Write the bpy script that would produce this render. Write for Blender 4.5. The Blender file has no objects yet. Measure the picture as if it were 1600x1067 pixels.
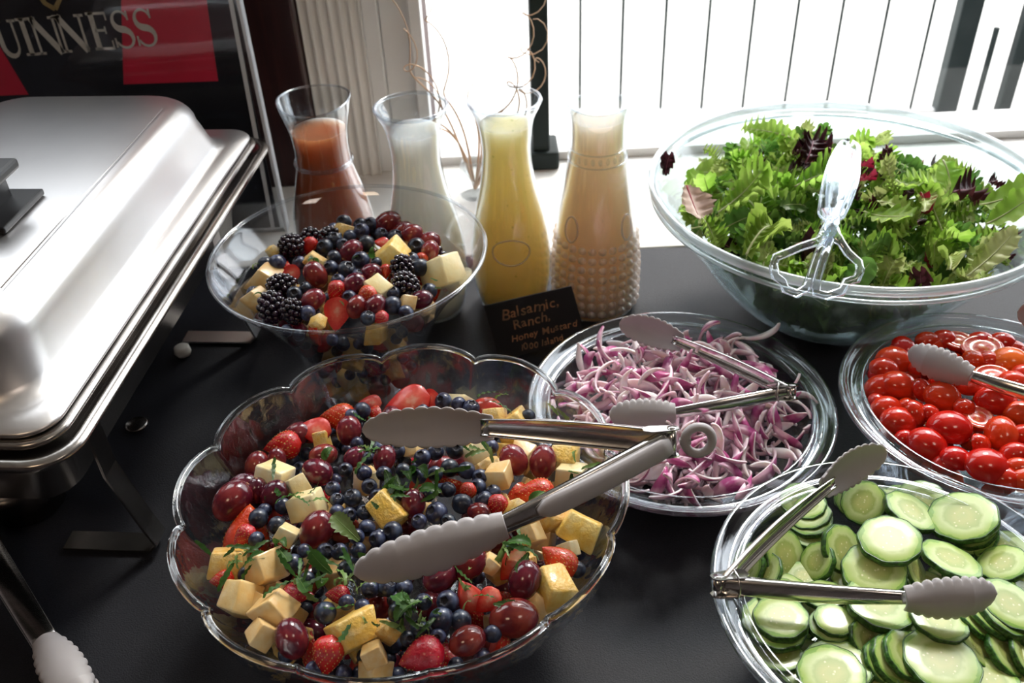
import bpy, bmesh, math, random
import numpy as np
from mathutils import Vector, Matrix, Euler, noise
random.seed(7)
PI = math.pi
col = bpy.context.scene.collection
scene = bpy.context.scene
TABLE = 0.75      # table height above the floor; everything is built with the table top at z=0 and lifted at the end

# ------------------------------------------------------------------ camera, light, exposure
FPX, PITCH, ROLL, CAMH = 1466.0, math.radians(37.02), math.radians(2.717), 0.68
fwd = Vector((0, math.cos(PITCH), -math.sin(PITCH)))
dn0 = fwd.cross(Vector((1, 0, 0)))
RT = math.cos(ROLL) * Vector((1, 0, 0)) + math.sin(ROLL) * dn0
DN = -math.sin(ROLL) * Vector((1, 0, 0)) + math.cos(ROLL) * dn0
CAM = Vector((0, 0, CAMH))
cd = bpy.data.cameras.new('camera'); cam = bpy.data.objects.new('camera', cd); col.objects.link(cam)
cd.sensor_width = 36; cd.lens = FPX / 1600 * 36; cd.clip_start = .02; cd.clip_end = 200
cam.matrix_world = Matrix(((RT.x, -DN.x, -fwd.x, 0), (RT.y, -DN.y, -fwd.y, 0), (RT.z, -DN.z, -fwd.z, CAMH), (0, 0, 0, 1)))
cd.dof.use_dof = True; cd.dof.focus_distance = .74; cd.dof.aperture_fstop = 10.0
scene.camera = cam
scene.view_settings.view_transform = 'Standard'; scene.view_settings.look = 'None'
scene.view_settings.exposure = 0.0; scene.view_settings.gamma = 1; scene.view_settings.use_curve_mapping = False
scene.cycles.use_denoising = True
scene.cycles.transparent_max_bounces = 32
scene.cycles.max_bounces = 10
scene.cycles.sample_clamp_indirect = 6
w = bpy.data.worlds.new('sky'); scene.world = w; w.use_nodes = True
bg = w.node_tree.nodes['Background']; bg.inputs[0].default_value = (.93, .97, 1, 1); bg.inputs[1].default_value = 5.5

def area(name, loc, target, sx, sy, power, colr, portal=False):
    l = bpy.data.lights.new(name, 'AREA'); l.shape = 'RECTANGLE'; l.size = sx; l.size_y = sy; l.energy = power; l.color = colr
    if portal: l.cycles.is_portal = True
    o = bpy.data.objects.new(name, l); col.objects.link(o); o.location = loc
    o.rotation_euler = (Vector(target) - Vector(loc)).to_track_quat('-Z', 'Y').to_euler()
    return o
area('window_portal', (1.2, 1.47, .9), (1.2, 0, .9), 2.7, 1.9, 1, (1, 1, 1), True)
sl = bpy.data.lights.new('sun', 'SUN'); sl.energy = 3.0; sl.angle = math.radians(12); sl.color = (1, .95, .86)
so = bpy.data.objects.new('sun', sl); col.objects.link(so); so.location = (1.5, 4, 3)
so.rotation_euler = Vector((-.30, -.62, -.72)).to_track_quat('-Z', 'Y').to_euler()
area('window_portal_left', (-1.15, 1.47, 1.25), (-1.15, 0, 1.25), 1.5, 1.2, 1, (1, 1, 1), True)
area('ceiling_light_panel', (-.8, -.9, 1.93), (-.8, -.9, 0), .5, .5, 6, (1, .72, .48))
area('ceiling_light_panel', (1.0, -.6, 1.93), (1.0, -.6, 0), .5, .5, 5, (1, .82, .68))

# ------------------------------------------------------------------ pixel of the photograph -> point in the place
def ray(x, y): return (x - 800) / FPX * RT + (y - 533.5) / FPX * DN + fwd
def atz(x, y, z):
    d = ray(x, y); return CAM + d * ((z - CAMH) / d.z)
def aty(x, y, Y):
    d = ray(x, y); return CAM + d * (Y / d.y)
def pix(p):
    q = Vector(p) - CAM; ww = q.dot(fwd); return 800 + FPX * q.dot(RT) / ww, 533.5 + FPX * q.dot(DN) / ww, ww
def atsurf(x, y, f):
    z = .1
    for _ in range(12): p = atz(x, y, z); z = z * .4 + .6 * f(p.x, p.y)
    return atz(x, y, z)

# ------------------------------------------------------------------ materials
def M(name, c, rough=.5, metal=0, sss=0, rad=.01, coat=0, c2=None, ns=8, bump=0, bs=30, vary=0, spec=.5, sheen=0, detail=3, lo=.4, hi=.6, kind='noise', trans=0, ior=1.45, stretch=None):
    m = bpy.data.materials.new(name); m.use_nodes = True; nt = m.node_tree; b = nt.nodes['Principled BSDF']; N = nt.nodes.new; L = nt.links.new
    b.inputs['Base Color'].default_value = (*c, 1); b.inputs['Roughness'].default_value = rough; b.inputs['Metallic'].default_value = metal
    b.inputs['Specular IOR Level'].default_value = spec; b.inputs['Coat Weight'].default_value = coat; b.inputs['Coat Roughness'].default_value = .06
    b.inputs['Sheen Weight'].default_value = sheen; b.inputs['Transmission Weight'].default_value = trans; b.inputs['IOR'].default_value = ior
    if sss:
        b.inputs['Subsurface Weight'].default_value = sss; b.inputs['Subsurface Radius'].default_value = (1, .88, .76) if rad == .14 else (1, .75, .5); b.inputs['Subsurface Scale'].default_value = rad
    tc = N('ShaderNodeTexCoord'); src = tc.outputs['Object']
    if stretch:
        mp = N('ShaderNodeMapping'); mp.inputs['Scale'].default_value = stretch; L(src, mp.inputs['Vector']); src = mp.outputs[0]
    out = None
    if c2:
        if kind == 'noise':
            n = N('ShaderNodeTexNoise'); n.inputs['Scale'].default_value = ns; n.inputs['Detail'].default_value = detail; o = n.outputs['Fac']
        else:
            n = N('ShaderNodeTexVoronoi'); n.inputs['Scale'].default_value = ns; o = n.outputs['Distance']
        L(src, n.inputs['Vector'])
        r = N('ShaderNodeValToRGB'); r.color_ramp.elements[0].position = lo; r.color_ramp.elements[1].position = hi
        r.color_ramp.elements[0].color = (*c, 1); r.color_ramp.elements[1].color = (*c2, 1); L(o, r.inputs[0]); out = r.outputs[0]
    if vary:
        oi = N('ShaderNodeObjectInfo'); mr = N('ShaderNodeMapRange'); mr.inputs['To Min'].default_value = 1 - vary; mr.inputs['To Max'].default_value = 1 + vary
        L(oi.outputs['Random'], mr.inputs['Value']); h = N('ShaderNodeHueSaturation'); L(mr.outputs[0], h.inputs['Value'])
        mh = N('ShaderNodeMapRange'); mh.inputs['To Min'].default_value = .5 - vary * .04; mh.inputs['To Max'].default_value = .5 + vary * .04
        L(oi.outputs['Random'], mh.inputs['Value']); L(mh.outputs[0], h.inputs['Hue'])
        if out: L(out, h.inputs['Color'])
        else: h.inputs['Color'].default_value = (*c, 1)
        out = h.outputs[0]
    if out: L(out, b.inputs['Base Color'])
    if bump:
        n = N('ShaderNodeTexNoise'); n.inputs['Scale'].default_value = bs; n.inputs['Detail'].default_value = 4; L(src, n.inputs['Vector'])
        bn = N('ShaderNodeBump'); bn.inputs['Strength'].default_value = bump; bn.inputs['Distance'].default_value = .002; L(n.outputs['Fac'], bn.inputs['Height']); L(bn.outputs[0], b.inputs['Normal'])
    return m

def leafmat(name, c, c2, ns=25, tr=.45, vary=.25):
    m = M(name, c, .38, c2=c2, ns=ns, vary=vary, bump=.3, bs=90, spec=.4)
    nt = m.node_tree; b = nt.nodes['Principled BSDF']; o = nt.nodes['Material Output']
    t = nt.nodes.new('ShaderNodeBsdfTranslucent'); mx = nt.nodes.new('ShaderNodeMixShader'); mx.inputs[0].default_value = tr
    for l in b.inputs['Base Color'].links: nt.links.new(l.from_socket, t.inputs['Color'])
    nt.links.new(b.outputs[0], mx.inputs[1]); nt.links.new(t.outputs[0], mx.inputs[2]); nt.links.new(mx.outputs[0], o.inputs['Surface'])
    return m

def thin(name, tint, base=.05, edge=.8, power=3.0, rough=.03, bump=0, bs=20, haze=0, hcol=(.8, .85, .85), stretch=None):
    m = bpy.data.materials.new(name); m.use_nodes = True; nt = m.node_tree; N = nt.nodes.new; L = nt.links.new
    nt.nodes.remove(nt.nodes['Principled BSDF']); o = nt.nodes['Material Output']
    t = N('ShaderNodeBsdfTransparent'); t.inputs[0].default_value = (*tint, 1)
    g = N('ShaderNodeBsdfGlossy'); g.inputs['Roughness'].default_value = rough; g.inputs['Color'].default_value = (.95, .97, 1, 1)
    lw = N('ShaderNodeLayerWeight'); p = N('ShaderNodeMath'); p.operation = 'POWER'; p.inputs[1].default_value = power
    a = N('ShaderNodeMath'); a.operation = 'MULTIPLY_ADD'; a.inputs[1].default_value = edge; a.inputs[2].default_value = base
    L(lw.outputs['Facing'], p.inputs[0]); L(p.outputs[0], a.inputs[0])
    mx = N('ShaderNodeMixShader'); L(a.outputs[0], mx.inputs[0]); L(t.outputs[0], mx.inputs[1]); L(g.outputs[0], mx.inputs[2]); s = mx.outputs[0]
    if bump:
        tc = N('ShaderNodeTexCoord'); src = tc.outputs['Object']
        if stretch:
            mp = N('ShaderNodeMapping'); mp.inputs['Scale'].default_value = stretch; L(src, mp.inputs['Vector']); src = mp.outputs[0]
        n = N('ShaderNodeTexNoise'); n.inputs['Scale'].default_value = bs; L(src, n.inputs['Vector'])
        bn = N('ShaderNodeBump'); bn.inputs['Strength'].default_value = bump; bn.inputs['Distance'].default_value = .004; L(n.outputs['Fac'], bn.inputs['Height'])
        L(bn.outputs[0], g.inputs['Normal']); L(bn.outputs[0], lw.inputs['Normal'])
    if haze:
        d = N('ShaderNodeBsdfDiffuse'); d.inputs[0].default_value = (*hcol, 1); tl = N('ShaderNodeBsdfTranslucent'); tl.inputs[0].default_value = (*hcol, 1)
        ad = N('ShaderNodeMixShader'); L(d.outputs[0], ad.inputs[1]); L(tl.outputs[0], ad.inputs[2])
        m2 = N('ShaderNodeMixShader'); m2.inputs[0].default_value = haze; L(s, m2.inputs[1]); L(ad.outputs[0], m2.inputs[2]); s = m2.outputs[0]
    L(s, o.inputs['Surface']); return m

MT = {}
MT['cloth'] = M('black_cloth', (.008, .009, .013), .60, c2=(.013, .014, .020), ns=900, bump=.25, bs=700, spec=.36, sheen=.0)
MT['ledge'] = M('white_painted_ledge', (.82, .81, .78), .45, c2=(.74, .72, .69), ns=6, lo=.3, hi=.8)
MT['wall'] = M('dark_wall_paint', (.075, .04, .038), .75, c2=(.055, .03, .03), ns=4)
MT['roomwall'] = M('taupe_wall', (.20, .17, .165), .8, c2=(.17, .145, .14), ns=3)
MT['ceiling'] = M('ceiling_paint', (.42, .38, .34), .9, c2=(.38, .34, .3), ns=2)
MT['floor'] = M('dark_wood_floor', (.09, .05, .03), .5, c2=(.05, .03, .02), ns=5, stretch=(1, 8, 1))
MT['mahogany'] = M('mahogany_wood', (.045, .014, .013), .42, c2=(.028, .009, .009), ns=14, stretch=(6, 6, .5), coat=.15)
MT['pilaster'] = M('cream_painted_wood', (.80, .78, .75), .5, c2=(.74, .72, .69), ns=9)
MT['whitewood'] = M('white_window_paint', (.72, .72, .72), .4)
MT['darkmetal'] = M('dark_green_painted_metal', (.010, .018, .018), .6, c2=(.016, .024, .024), ns=8, spec=.25)
MT['concrete'] = M('pale_concrete', (.62, .60, .57), .85, c2=(.54, .52, .5), ns=3)
MT['facade'] = M('pale_facade', (.80, .78, .78), .8, c2=(.72, .70, .70), ns=1.5)
MT['pinkfac'] = M('pink_render', (.42, .16, .15), .8, c2=(.36, .13, .12), ns=2)
MT['bluefac'] = M('pale_blue_board', (.22, .36, .42), .7)
MT['steel'] = M('polished_steel', (.72, .71, .70), .16, 1, c2=(.62, .61, .6), ns=40, stretch=(1, 20, 1))
MT['brushed'] = M('satin_steel', (.74, .73, .735), .36, 1, c2=(.66, .65, .66), ns=6, bump=.03, bs=12)
MT['pansteel'] = M('pan_steel', (.42, .40, .38), .24, 1, c2=(.30, .28, .27), ns=14)
MT['silicone'] = M('grey_silicone', (.40, .385, .40), .42, sss=.15, rad=.004, c2=(.375, .36, .375), ns=20)
MT['blackplastic'] = M('black_plastic', (.012, .012, .014), .35)
MT['glass'] = M('clear_glass', (.96, .98, .98), .02, trans=1, ior=1.45)
MT['crystal'] = thin('crystal_glass', (.93, .94, .95), .045, .75, 2.4, .06, bump=.35, bs=55, stretch=(1, 1, .6))
MT['bowl'] = thin('clear_plastic_bowl', (.93, .94, .95), .035, .75, 3.2, .05, bump=.06, bs=9)
MT['clearbowl'] = thin('clear_glass_bowl', (.95, .955, .96), .045, .8, 3.0, .04, bump=.10, bs=14)
MT['saladbowl'] = thin('clear_acrylic_bowl', (.86, .91, .91), .05, .70, 2.8, .09, bump=.04, bs=8, haze=.10, hcol=(.45, .52, .50))
MT['rim'] = thin('bowl_rim_gloss', (.86, .88, .90), .06, .60, 2.2, .08)
MT['srim'] = thin('acrylic_rim', (.75, .80, .82), .22, .7, 1.6, .12, haze=.35, hcol=(.85, .9, .92))
MT['carafe'] = thin('carafe_glass', (.93, .95, .96), .05, .75, 2.5, .03, bump=.05, bs=30)
MT['pane'] = thin('window_pane', (.99, .99, .99), .02, .5, 4, .0)
MT['acrylic'] = thin('acrylic_sheet', (.95, .96, .97), .05, .7, 3.0, .04, bump=.02, bs=6)
MT['edge'] = M('bright_acrylic_edge', (.75, .78, .82), .2, trans=.2)
MT['brown'] = M('balsamic_dressing', (.42, .13, .05), .4, sss=1.0, rad=.14, c2=(.30, .09, .035), ns=12)
MT['white'] = M('ranch_dressing', (.90, .88, .80), .4, sss=1.0, rad=.14, c2=(.75, .74, .66), ns=9)
MT['yellow'] = M('honey_mustard_dressing', (.93, .67, .33), .4, sss=1.0, rad=.14, c2=(.66, .50, .20), ns=160, lo=.66, hi=.72)
MT['peach'] = M('peach_dressing', (.985, .66, .50), .4, sss=1.0, rad=.14, c2=(.90, .64, .50), ns=150, lo=.64, hi=.72)
MT['card'] = M('black_card', (.010, .010, .012), .6)
MT['chalk'] = M('copper_marker', (.42, .19, .09), .6, c2=(.2, .12, .07), ns=60)
MT['poster'] = M('black_poster_print', (.016, .018, .024), .35, c2=(.03, .034, .045), ns=4)
MT['posterred'] = M('red_poster_print', (.85, .035, .085), .4, c2=(.75, .03, .07), ns=9)
MT['posterwhite'] = M('cream_poster_print', (.85, .82, .74), .5, c2=(.74, .71, .63), ns=60)
MT['gold'] = M('gold_poster_print', (.45, .33, .14), .4)
MT['willow'] = M('copper_brown_twig', (.62, .42, .28), .4, .3)
MT['stud'] = thin('moulded_glass_studs', (1, .99, .98), .12, .5, 1.8, .12, haze=.35, hcol=(1, .84, .74))
# fruit
MT['blueberry'] = M('blueberry_skin', (.010, .013, .032), .36, c2=(.06, .085, .15), ns=1.6, lo=.42, hi=.75, vary=.5, bump=.1, bs=6, coat=.25)
MT['calyx'] = M('blueberry_calyx', (.012, .010, .016), .7)
MT['grape'] = M('red_grape_skin', (.075, .006, .016), .18, sss=.2, rad=.3, c2=(.15, .014, .022), ns=1.3, vary=.45, coat=.5)
MT['redgrape'] = M('bright_red_grape_skin', (.50, .03, .02), .16, sss=.3, rad=.4, c2=(.40, .02, .02), ns=1.3, coat=.5)
MT['scar'] = M('grape_stem_scar', (.30, .16, .08), .6)
MT['blackberry'] = M('blackberry_drupelets', (.007, .006, .012), .15, coat=.7, c2=(.02, .006, .02), ns=1.5)
MT['pineapple'] = M('pineapple_flesh', (.78, .43, .07), .33, sss=.25, rad=.3, c2=(.80, .52, .15), ns=2.2, vary=.15, bump=.6, bs=6, coat=.2)
MT['melon'] = M('pale_melon_flesh', (.78, .46, .15), .3, sss=.25, rad=.3, c2=(.80, .55, .23), ns=1.2, vary=.12, bump=.15, bs=4, coat=.25)
MT['melonpale'] = M('cream_melon_flesh', (.84, .64, .28), .3, sss=.25, rad=.3, c2=(.82, .68, .34), ns=1.2, vary=.1, bump=.15, bs=4, coat=.25)
MT['eye'] = M('pineapple_eye', (.06, .015, .01), .6)
MT['strawberry'] = M('strawberry_skin', (.55, .010, .008), .25, sss=.2, rad=.3, c2=(.42, .006, .006), ns=1.5, coat=.4, vary=.25, bump=.5, bs=7)
MT['strawcut'] = M('strawberry_cut_flesh', (.72, .045, .025), .35, sss=.25, rad=.3, c2=(.80, .20, .12), ns=1.6, lo=.5, hi=.8, coat=.3)
MT['seed'] = M('strawberry_seeds', (.55, .30, .06), .5)
MT['mint'] = leafmat('mint_leaf_green', (.035, .095, .018), (.07, .17, .03), 30, .35)
MT['mintlight'] = leafmat('mint_leaf_pale', (.16, .27, .07), (.24, .34, .13), 60, .4)
MT['tomato'] = M('cherry_tomato_skin', (.62, .028, .006), .16, sss=.12, rad=.3, c2=(.52, .018, .004), ns=1.0, vary=.12, coat=.5)
MT['tomorange'] = M('orange_tomato_skin', (.82, .12, .01), .18, sss=.2, rad=.3, coat=.5)
MT['tomcut'] = M('cherry_tomato_cut_flesh', (.66, .05, .02), .25, sss=.2, rad=.3, c2=(.78, .24, .10), ns=3.2, lo=.5, hi=.62, coat=.5)
MT['peel'] = M('cucumber_peel', (.012, .05, .008), .35, c2=(.05, .14, .022), ns=9, vary=.2, coat=.2)
MT['onion'] = M('red_onion_flesh', (.90, .82, .84), .25, sss=.3, rad=.008, c2=(.82, .52, .64), ns=60, lo=.5, hi=.72, vary=.1, coat=.3)
MT['onionpink'] = M('red_onion_pink_flesh', (.82, .52, .63), .25, sss=.3, rad=.008, c2=(.90, .76, .81), ns=60, lo=.4, hi=.65, vary=.15, coat=.3)
MT['onionskin'] = M('red_onion_purple_edge', (.42, .07, .23), .28, c2=(.80, .48, .62), ns=45, lo=.45, hi=.62, vary=.2, coat=.3)
MT['leaf'] = leafmat('lettuce_green', (.24, .42, .05), (.44, .60, .14), tr=.6)
MT['leafdark'] = leafmat('dark_green_leaf', (.09, .20, .035), (.16, .30, .06), tr=.5)
MT['leafpale'] = leafmat('pale_green_heart_leaf', (.38, .50, .12), (.58, .62, .28))
MT['leafred'] = leafmat('dark_red_leaf', (.035, .010, .014), (.085, .02, .03), tr=.25)
MT['radicchio'] = leafmat('radicchio_red', (.30, .01, .035), (.45, .06, .10), tr=.3)
MT['radwhite'] = leafmat('radicchio_pale_flesh', (.70, .50, .42), (.78, .64, .52), tr=.3)
MT['rib'] = leafmat('pale_leaf_rib', (.55, .60, .30), (.65, .68, .42), tr=.3)
MT['redrib'] = leafmat('purple_leaf_rib', (.18, .04, .08), (.35, .14, .18), tr=.2)
MT['clear'] = thin('clear_plastic_tongs', (.86, .90, .93), .12, .8, 1.7, .05, bump=.25, bs=40, haze=.05, hcol=(.95, .97, 1))
MT['wick'] = M('white_cup', (.85, .85, .80), .4)

def cukeflesh():
    m = M('cucumber_flesh', (.5, .6, .3), .3, sss=.15, rad=.2, coat=.25)
    nt = m.node_tree; N = nt.nodes.new; L = nt.links.new; b = nt.nodes['Principled BSDF']
    tc = N('ShaderNodeTexCoord'); ln = N('ShaderNodeVectorMath'); ln.operation = 'LENGTH'
    mp = N('ShaderNodeMapping'); mp.inputs['Scale'].default_value = (1, 1, 0); L(tc.outputs['Object'], mp.inputs[0]); L(mp.outputs[0], ln.inputs[0])
    n = N('ShaderNodeTexNoise'); n.inputs['Scale'].default_value = 3.5; L(tc.outputs['Object'], n.inputs['Vector'])
    ma = N('ShaderNodeMath'); ma.operation = 'MULTIPLY_ADD'; ma.inputs[1].default_value = .25; L(n.outputs['Fac'], ma.inputs[0]); L(ln.outputs['Value'], ma.inputs[2])
    r = N('ShaderNodeValToRGB'); e = r.color_ramp.elements; e[0].position = .12; e[0].color = (.38, .43, .13, 1); e[1].position = 1.1; e[1].color = (.20, .36, .06, 1)
    for p, c in ((.35, (.42, .44, .13, 1)), (.62, (.30, .38, .09, 1)), (.72, (.48, .56, .22, 1)), (.98, (.36, .50, .12, 1))):
        q = e.new(min(p, 1)); q.color = c
    L(ma.outputs[0], r.inputs[0])
    v = N('ShaderNodeTexVoronoi'); v.inputs['Scale'].default_value = 6.5; L(tc.outputs['Object'], v.inputs['Vector'])
    lt = N('ShaderNodeMath'); lt.operation = 'LESS_THAN'; lt.inputs[1].default_value = .22; L(v.outputs['Distance'], lt.inputs[0])
    l2 = N('ShaderNodeMath'); l2.operation = 'LESS_THAN'; l2.inputs[1].default_value = .60; L(ma.outputs[0], l2.inputs[0])
    mu = N('ShaderNodeMath'); mu.operation = 'MULTIPLY'; L(lt.outputs[0], mu.inputs[0]); L(l2.outputs[0], mu.inputs[1])
    m3 = N('ShaderNodeMath'); m3.operation = 'MULTIPLY'; m3.inputs[1].default_value = .8; L(mu.outputs[0], m3.inputs[0])
    mx = N('ShaderNodeMix'); mx.data_type = 'RGBA'; L(m3.outputs[0], mx.inputs[0]); L(r.outputs[0], mx.inputs[6]); mx.inputs[7].default_value = (.68, .66, .36, 1)
    oi = N('ShaderNodeObjectInfo'); mr = N('ShaderNodeMapRange'); mr.inputs['To Min'].default_value = .85; mr.inputs['To Max'].default_value = 1.1; L(oi.outputs['Random'], mr.inputs['Value'])
    h = N('ShaderNodeHueSaturation'); L(mr.outputs[0], h.inputs['Value']); L(mx.outputs[2], h.inputs['Color']); L(h.outputs[0], b.inputs['Base Color'])
    return m
MT['cuke'] = cukeflesh()

def strawcut():
    m = MT['strawcut']; nt = m.node_tree; N = nt.nodes.new; L = nt.links.new; b = nt.nodes['Principled BSDF']
    tc = N('ShaderNodeTexCoord'); mp = N('ShaderNodeMapping'); mp.inputs['Scale'].default_value = (1.25, 0, .75); mp.inputs['Location'].default_value = (0, 0, -.1); L(tc.outputs['Object'], mp.inputs[0])
    ln = N('ShaderNodeVectorMath'); ln.operation = 'LENGTH'; L(mp.outputs[0], ln.inputs[0]); n = N('ShaderNodeTexNoise'); n.inputs['Scale'].default_value = 5; L(tc.outputs['Object'], n.inputs['Vector'])
    ma = N('ShaderNodeMath'); ma.operation = 'MULTIPLY_ADD'; ma.inputs[1].default_value = .5; L(n.outputs['Fac'], ma.inputs[0]); L(ln.outputs['Value'], ma.inputs[2])
    r = N('ShaderNodeValToRGB'); e = r.color_ramp.elements; e[0].position = .25; e[0].color = (.80, .34, .24, 1); e[1].position = .95; e[1].color = (.62, .015, .010, 1); q = e.new(.55); q.color = (.78, .10, .06, 1)
    L(ma.outputs[0], r.inputs[0]); L(r.outputs[0], b.inputs['Base Color'])
strawcut()
# ------------------------------------------------------------------ mesh helpers: shapes are (verts, faces)
def join(*shapes):
    V, Fc = [], []
    for v, f in shapes:
        o = len(V); V += [tuple(p) for p in v]; Fc += [tuple(i + o for i in q) for q in f]
    return V, Fc
def move(s, t=(0, 0, 0), m=None, sc=None):
    v, f = s; out = []
    for p in v:
        p = Vector(p)
        if sc: p = Vector((p.x * sc[0], p.y * sc[1], p.z * sc[2]))
        if m: p = m @ p
        out.append(tuple(p + Vector(t)))
    return out, f
def lathe(prof, n=48, close=False):
    V, Fc, rows = [], [], []
    for r, z in prof:
        if r < 1e-6: V.append((0, 0, z)); rows.append([len(V) - 1] * n)
        else:
            s = len(V); V += [(r * math.cos(2 * PI * k / n), r * math.sin(2 * PI * k / n), z) for k in range(n)]; rows.append(list(range(s, s + n)))
    m = len(rows)
    for i in range(m if close else m - 1):
        a, b = rows[i], rows[(i + 1) % m]
        for k in range(n):
            q = []
            for x in (a[k], a[(k + 1) % n], b[(k + 1) % n], b[k]):
                if x not in q: q.append(x)
            if len(q) > 2: Fc.append(tuple(q))
    return V, Fc
def loft(rows, closed=True, caps=True):
    V = [tuple(p) for r in rows for p in r]; n = len(rows[0]); Fc = []
    for i in range(len(rows) - 1):
        for k in range(n if closed else n - 1):
            Fc.append((i * n + k, i * n + (k + 1) % n, (i + 1) * n + (k + 1) % n, (i + 1) * n + k))
    if caps: Fc.append(tuple(range(n))[::-1]); Fc.append(tuple((len(rows) - 1) * n + k for k in range(n)))
    return V, Fc
def tube(pts, r, n=8, closed=False, flat=1.0, up=None):
    P = [Vector(p) for p in pts]; m = len(P); rows = []; u = None
    for i, p in enumerate(P):
        t = (P[(i + 1) % m] - P[i - 1]) if closed else (P[min(i + 1, m - 1)] - P[max(i - 1, 0)])
        t.normalize()
        if u is None: u = Vector(up) if up else (Vector((0, 0, 1)) if abs(t.z) < .9 else Vector((1, 0, 0)))
        u = (u - t * u.dot(t)).normalized(); v = t.cross(u); rr = r[i] if isinstance(r, (list, tuple)) else r
        rows.append([p + u * rr * math.cos(2 * PI * k / n) * flat + v * rr * math.sin(2 * PI * k / n) for k in range(n)])
    if closed: rows.append(rows[0])
    s = loft(rows, True, not closed); return s
def box(x0, x1, y0, y1, z0, z1):
    V = [(x, y, z) for x in (x0, x1) for y in (y0, y1) for z in (z0, z1)]
    return V, [(0, 1, 3, 2), (4, 6, 7, 5), (0, 4, 5, 1), (2, 3, 7, 6), (0, 2, 6, 4), (1, 5, 7, 3)]
def fixn(bm): bmesh.ops.recalc_face_normals(bm, faces=bm.faces)
def mesh(name, s, mats, mi=None, smooth=True, bevel=0, seg=2, weld=False):
    me = bpy.data.meshes.new(name); me.from_pydata([tuple(p) for p in s[0]], [], s[1])
    if not isinstance(mats, (list, tuple)): mats = [mats]
    for m in mats: me.materials.append(MT[m] if isinstance(m, str) else m)
    if mi: me.polygons.foreach_set('material_index', mi)
    bm = bmesh.new(); bm.from_mesh(me)
    if weld: bmesh.ops.remove_doubles(bm, verts=bm.verts, dist=1e-5)
    if bevel: bmesh.ops.bevel(bm, geom=bm.edges[:], offset=bevel, segments=seg, affect='EDGES', profile=.5, clamp_overlap=True)
    fixn(bm); bm.to_mesh(me); bm.free()
    me.polygons.foreach_set('use_smooth', [smooth] * len(me.polygons)); me.update(); return me
def obj(name, me, parent=None, loc=(0, 0, 0), rot=None, sc=None):
    o = bpy.data.objects.new(name, me); col.objects.link(o); o.location = loc
    if rot is not None: o.rotation_euler = rot if not isinstance(rot, Matrix) else rot.to_euler()
    if sc is not None: o.scale = (sc,) * 3 if isinstance(sc, (int, float)) else sc
    if parent: o.parent = parent
    return o
def tag(o, label, cat, group=None):
    o['label'] = label; o['category'] = cat
    if group: o['group'] = group
    return o
def thing(name, label, cat, loc=(0, 0, 0), rotz=0, group=None):
    o = bpy.data.objects.new(name, None); col.objects.link(o); o.location = loc; o.rotation_euler = (0, 0, rotz); o.empty_display_size = .05
    return tag(o, label, cat, group)
def struct(name, s, m, **k):
    o = obj(name, mesh(name, s, m, **k)); o['kind'] = 'structure'; return o
def part(name, s, m, parent, label=None, loc=(0, 0, 0), rot=None, **k):
    o = obj(name, mesh(name, s, m, **k), parent, loc, rot)
    if label: o['label'] = label
    return o

# ------------------------------------------------------------------ the room
WY = 1.38                                      # plane of the window wall
LX0 = -.11                                     # left side of the window opening
struct('floor', box(-2.4, 3.2, -3, WY + .12, -.80, -.75), 'floor', smooth=False)
struct('ceiling', box(-2.4, 3.2, -3, WY + .12, 2.0, 2.05), 'ceiling', smooth=False)
struct('wall_left', box(-2.45, -2.4, -3, WY + .12, -.80, 2.05), 'roomwall', smooth=False)
struct('wall_right', box(3.2, 3.25, -3, WY + .12, -.80, 2.05), 'roomwall', smooth=False)
struct('wall_front', box(-2.45, 3.25, -3.05, -3, -.80, 2.05), 'roomwall', smooth=False)
struct('wall_back', join(box(-2.4, -1.9, WY + .03, WY + .12, -.75, 2.0), box(-1.9, -.42, WY + .03, WY + .12, -.75, .66), box(-1.9, -.42, WY + .03, WY + .12, 1.85, 2.0), box(-.42, LX0, WY + .03, WY + .12, -.75, 2.0), box(LX0, 2.5, WY + .03, WY + .12, -.75, -.03), box(2.5, 3.2, WY + .03, WY + .12, -.75, 2.0), box(LX0, 2.5, WY + .03, WY + .12, 1.85, 2.0)), 'wall', smooth=False)
struct('trim_1', box(-.75, 2.6, 1.106, WY + .12, -.034, -.002), 'ledge', smooth=False, bevel=.003)       # deep white ledge behind the table
struct('trim_2', box(-.75, 2.6, 1.112, 1.14, -.75, -.034), 'whitewood', smooth=False)
struct('trim_3', box(-.405, -.285, WY - .045, WY + .03, -.002, 2.0), 'mahogany', smooth=False, bevel=.003)     # dark wooden post
# fluted pilaster
rows = []
prof = []
x = -.283
prof.append((x, WY + .03))
prof.append((x, WY - .02))
nfl = 6; fw_ = (.088) / nfl
for i in range(nfl):
    for k in range(7):
        a = PI * k / 6; prof.append((x + i * fw_ + fw_ * .5 - fw_ * .42 * math.cos(a), WY - .02 + .0055 * math.sin(a)))
prof.append((-.195, WY - .02)); prof.append((-.195, WY + .03))
struct('trim_4', loft([[(px_, py_, z) for px_, py_ in prof] for z in (-.002, 2.0)]), 'pilaster', smooth=False)
struct('trim_5', join(box(-.195, -.172, WY - .008, WY + .03, -.002, 2.0), box(-.172, -.128, WY + .006, WY + .03, -.002, 2.0), box(-.128, LX0, WY - .012, WY + .03, -.002, 2.0)), 'whitewood', smooth=False, bevel=.002)
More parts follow.
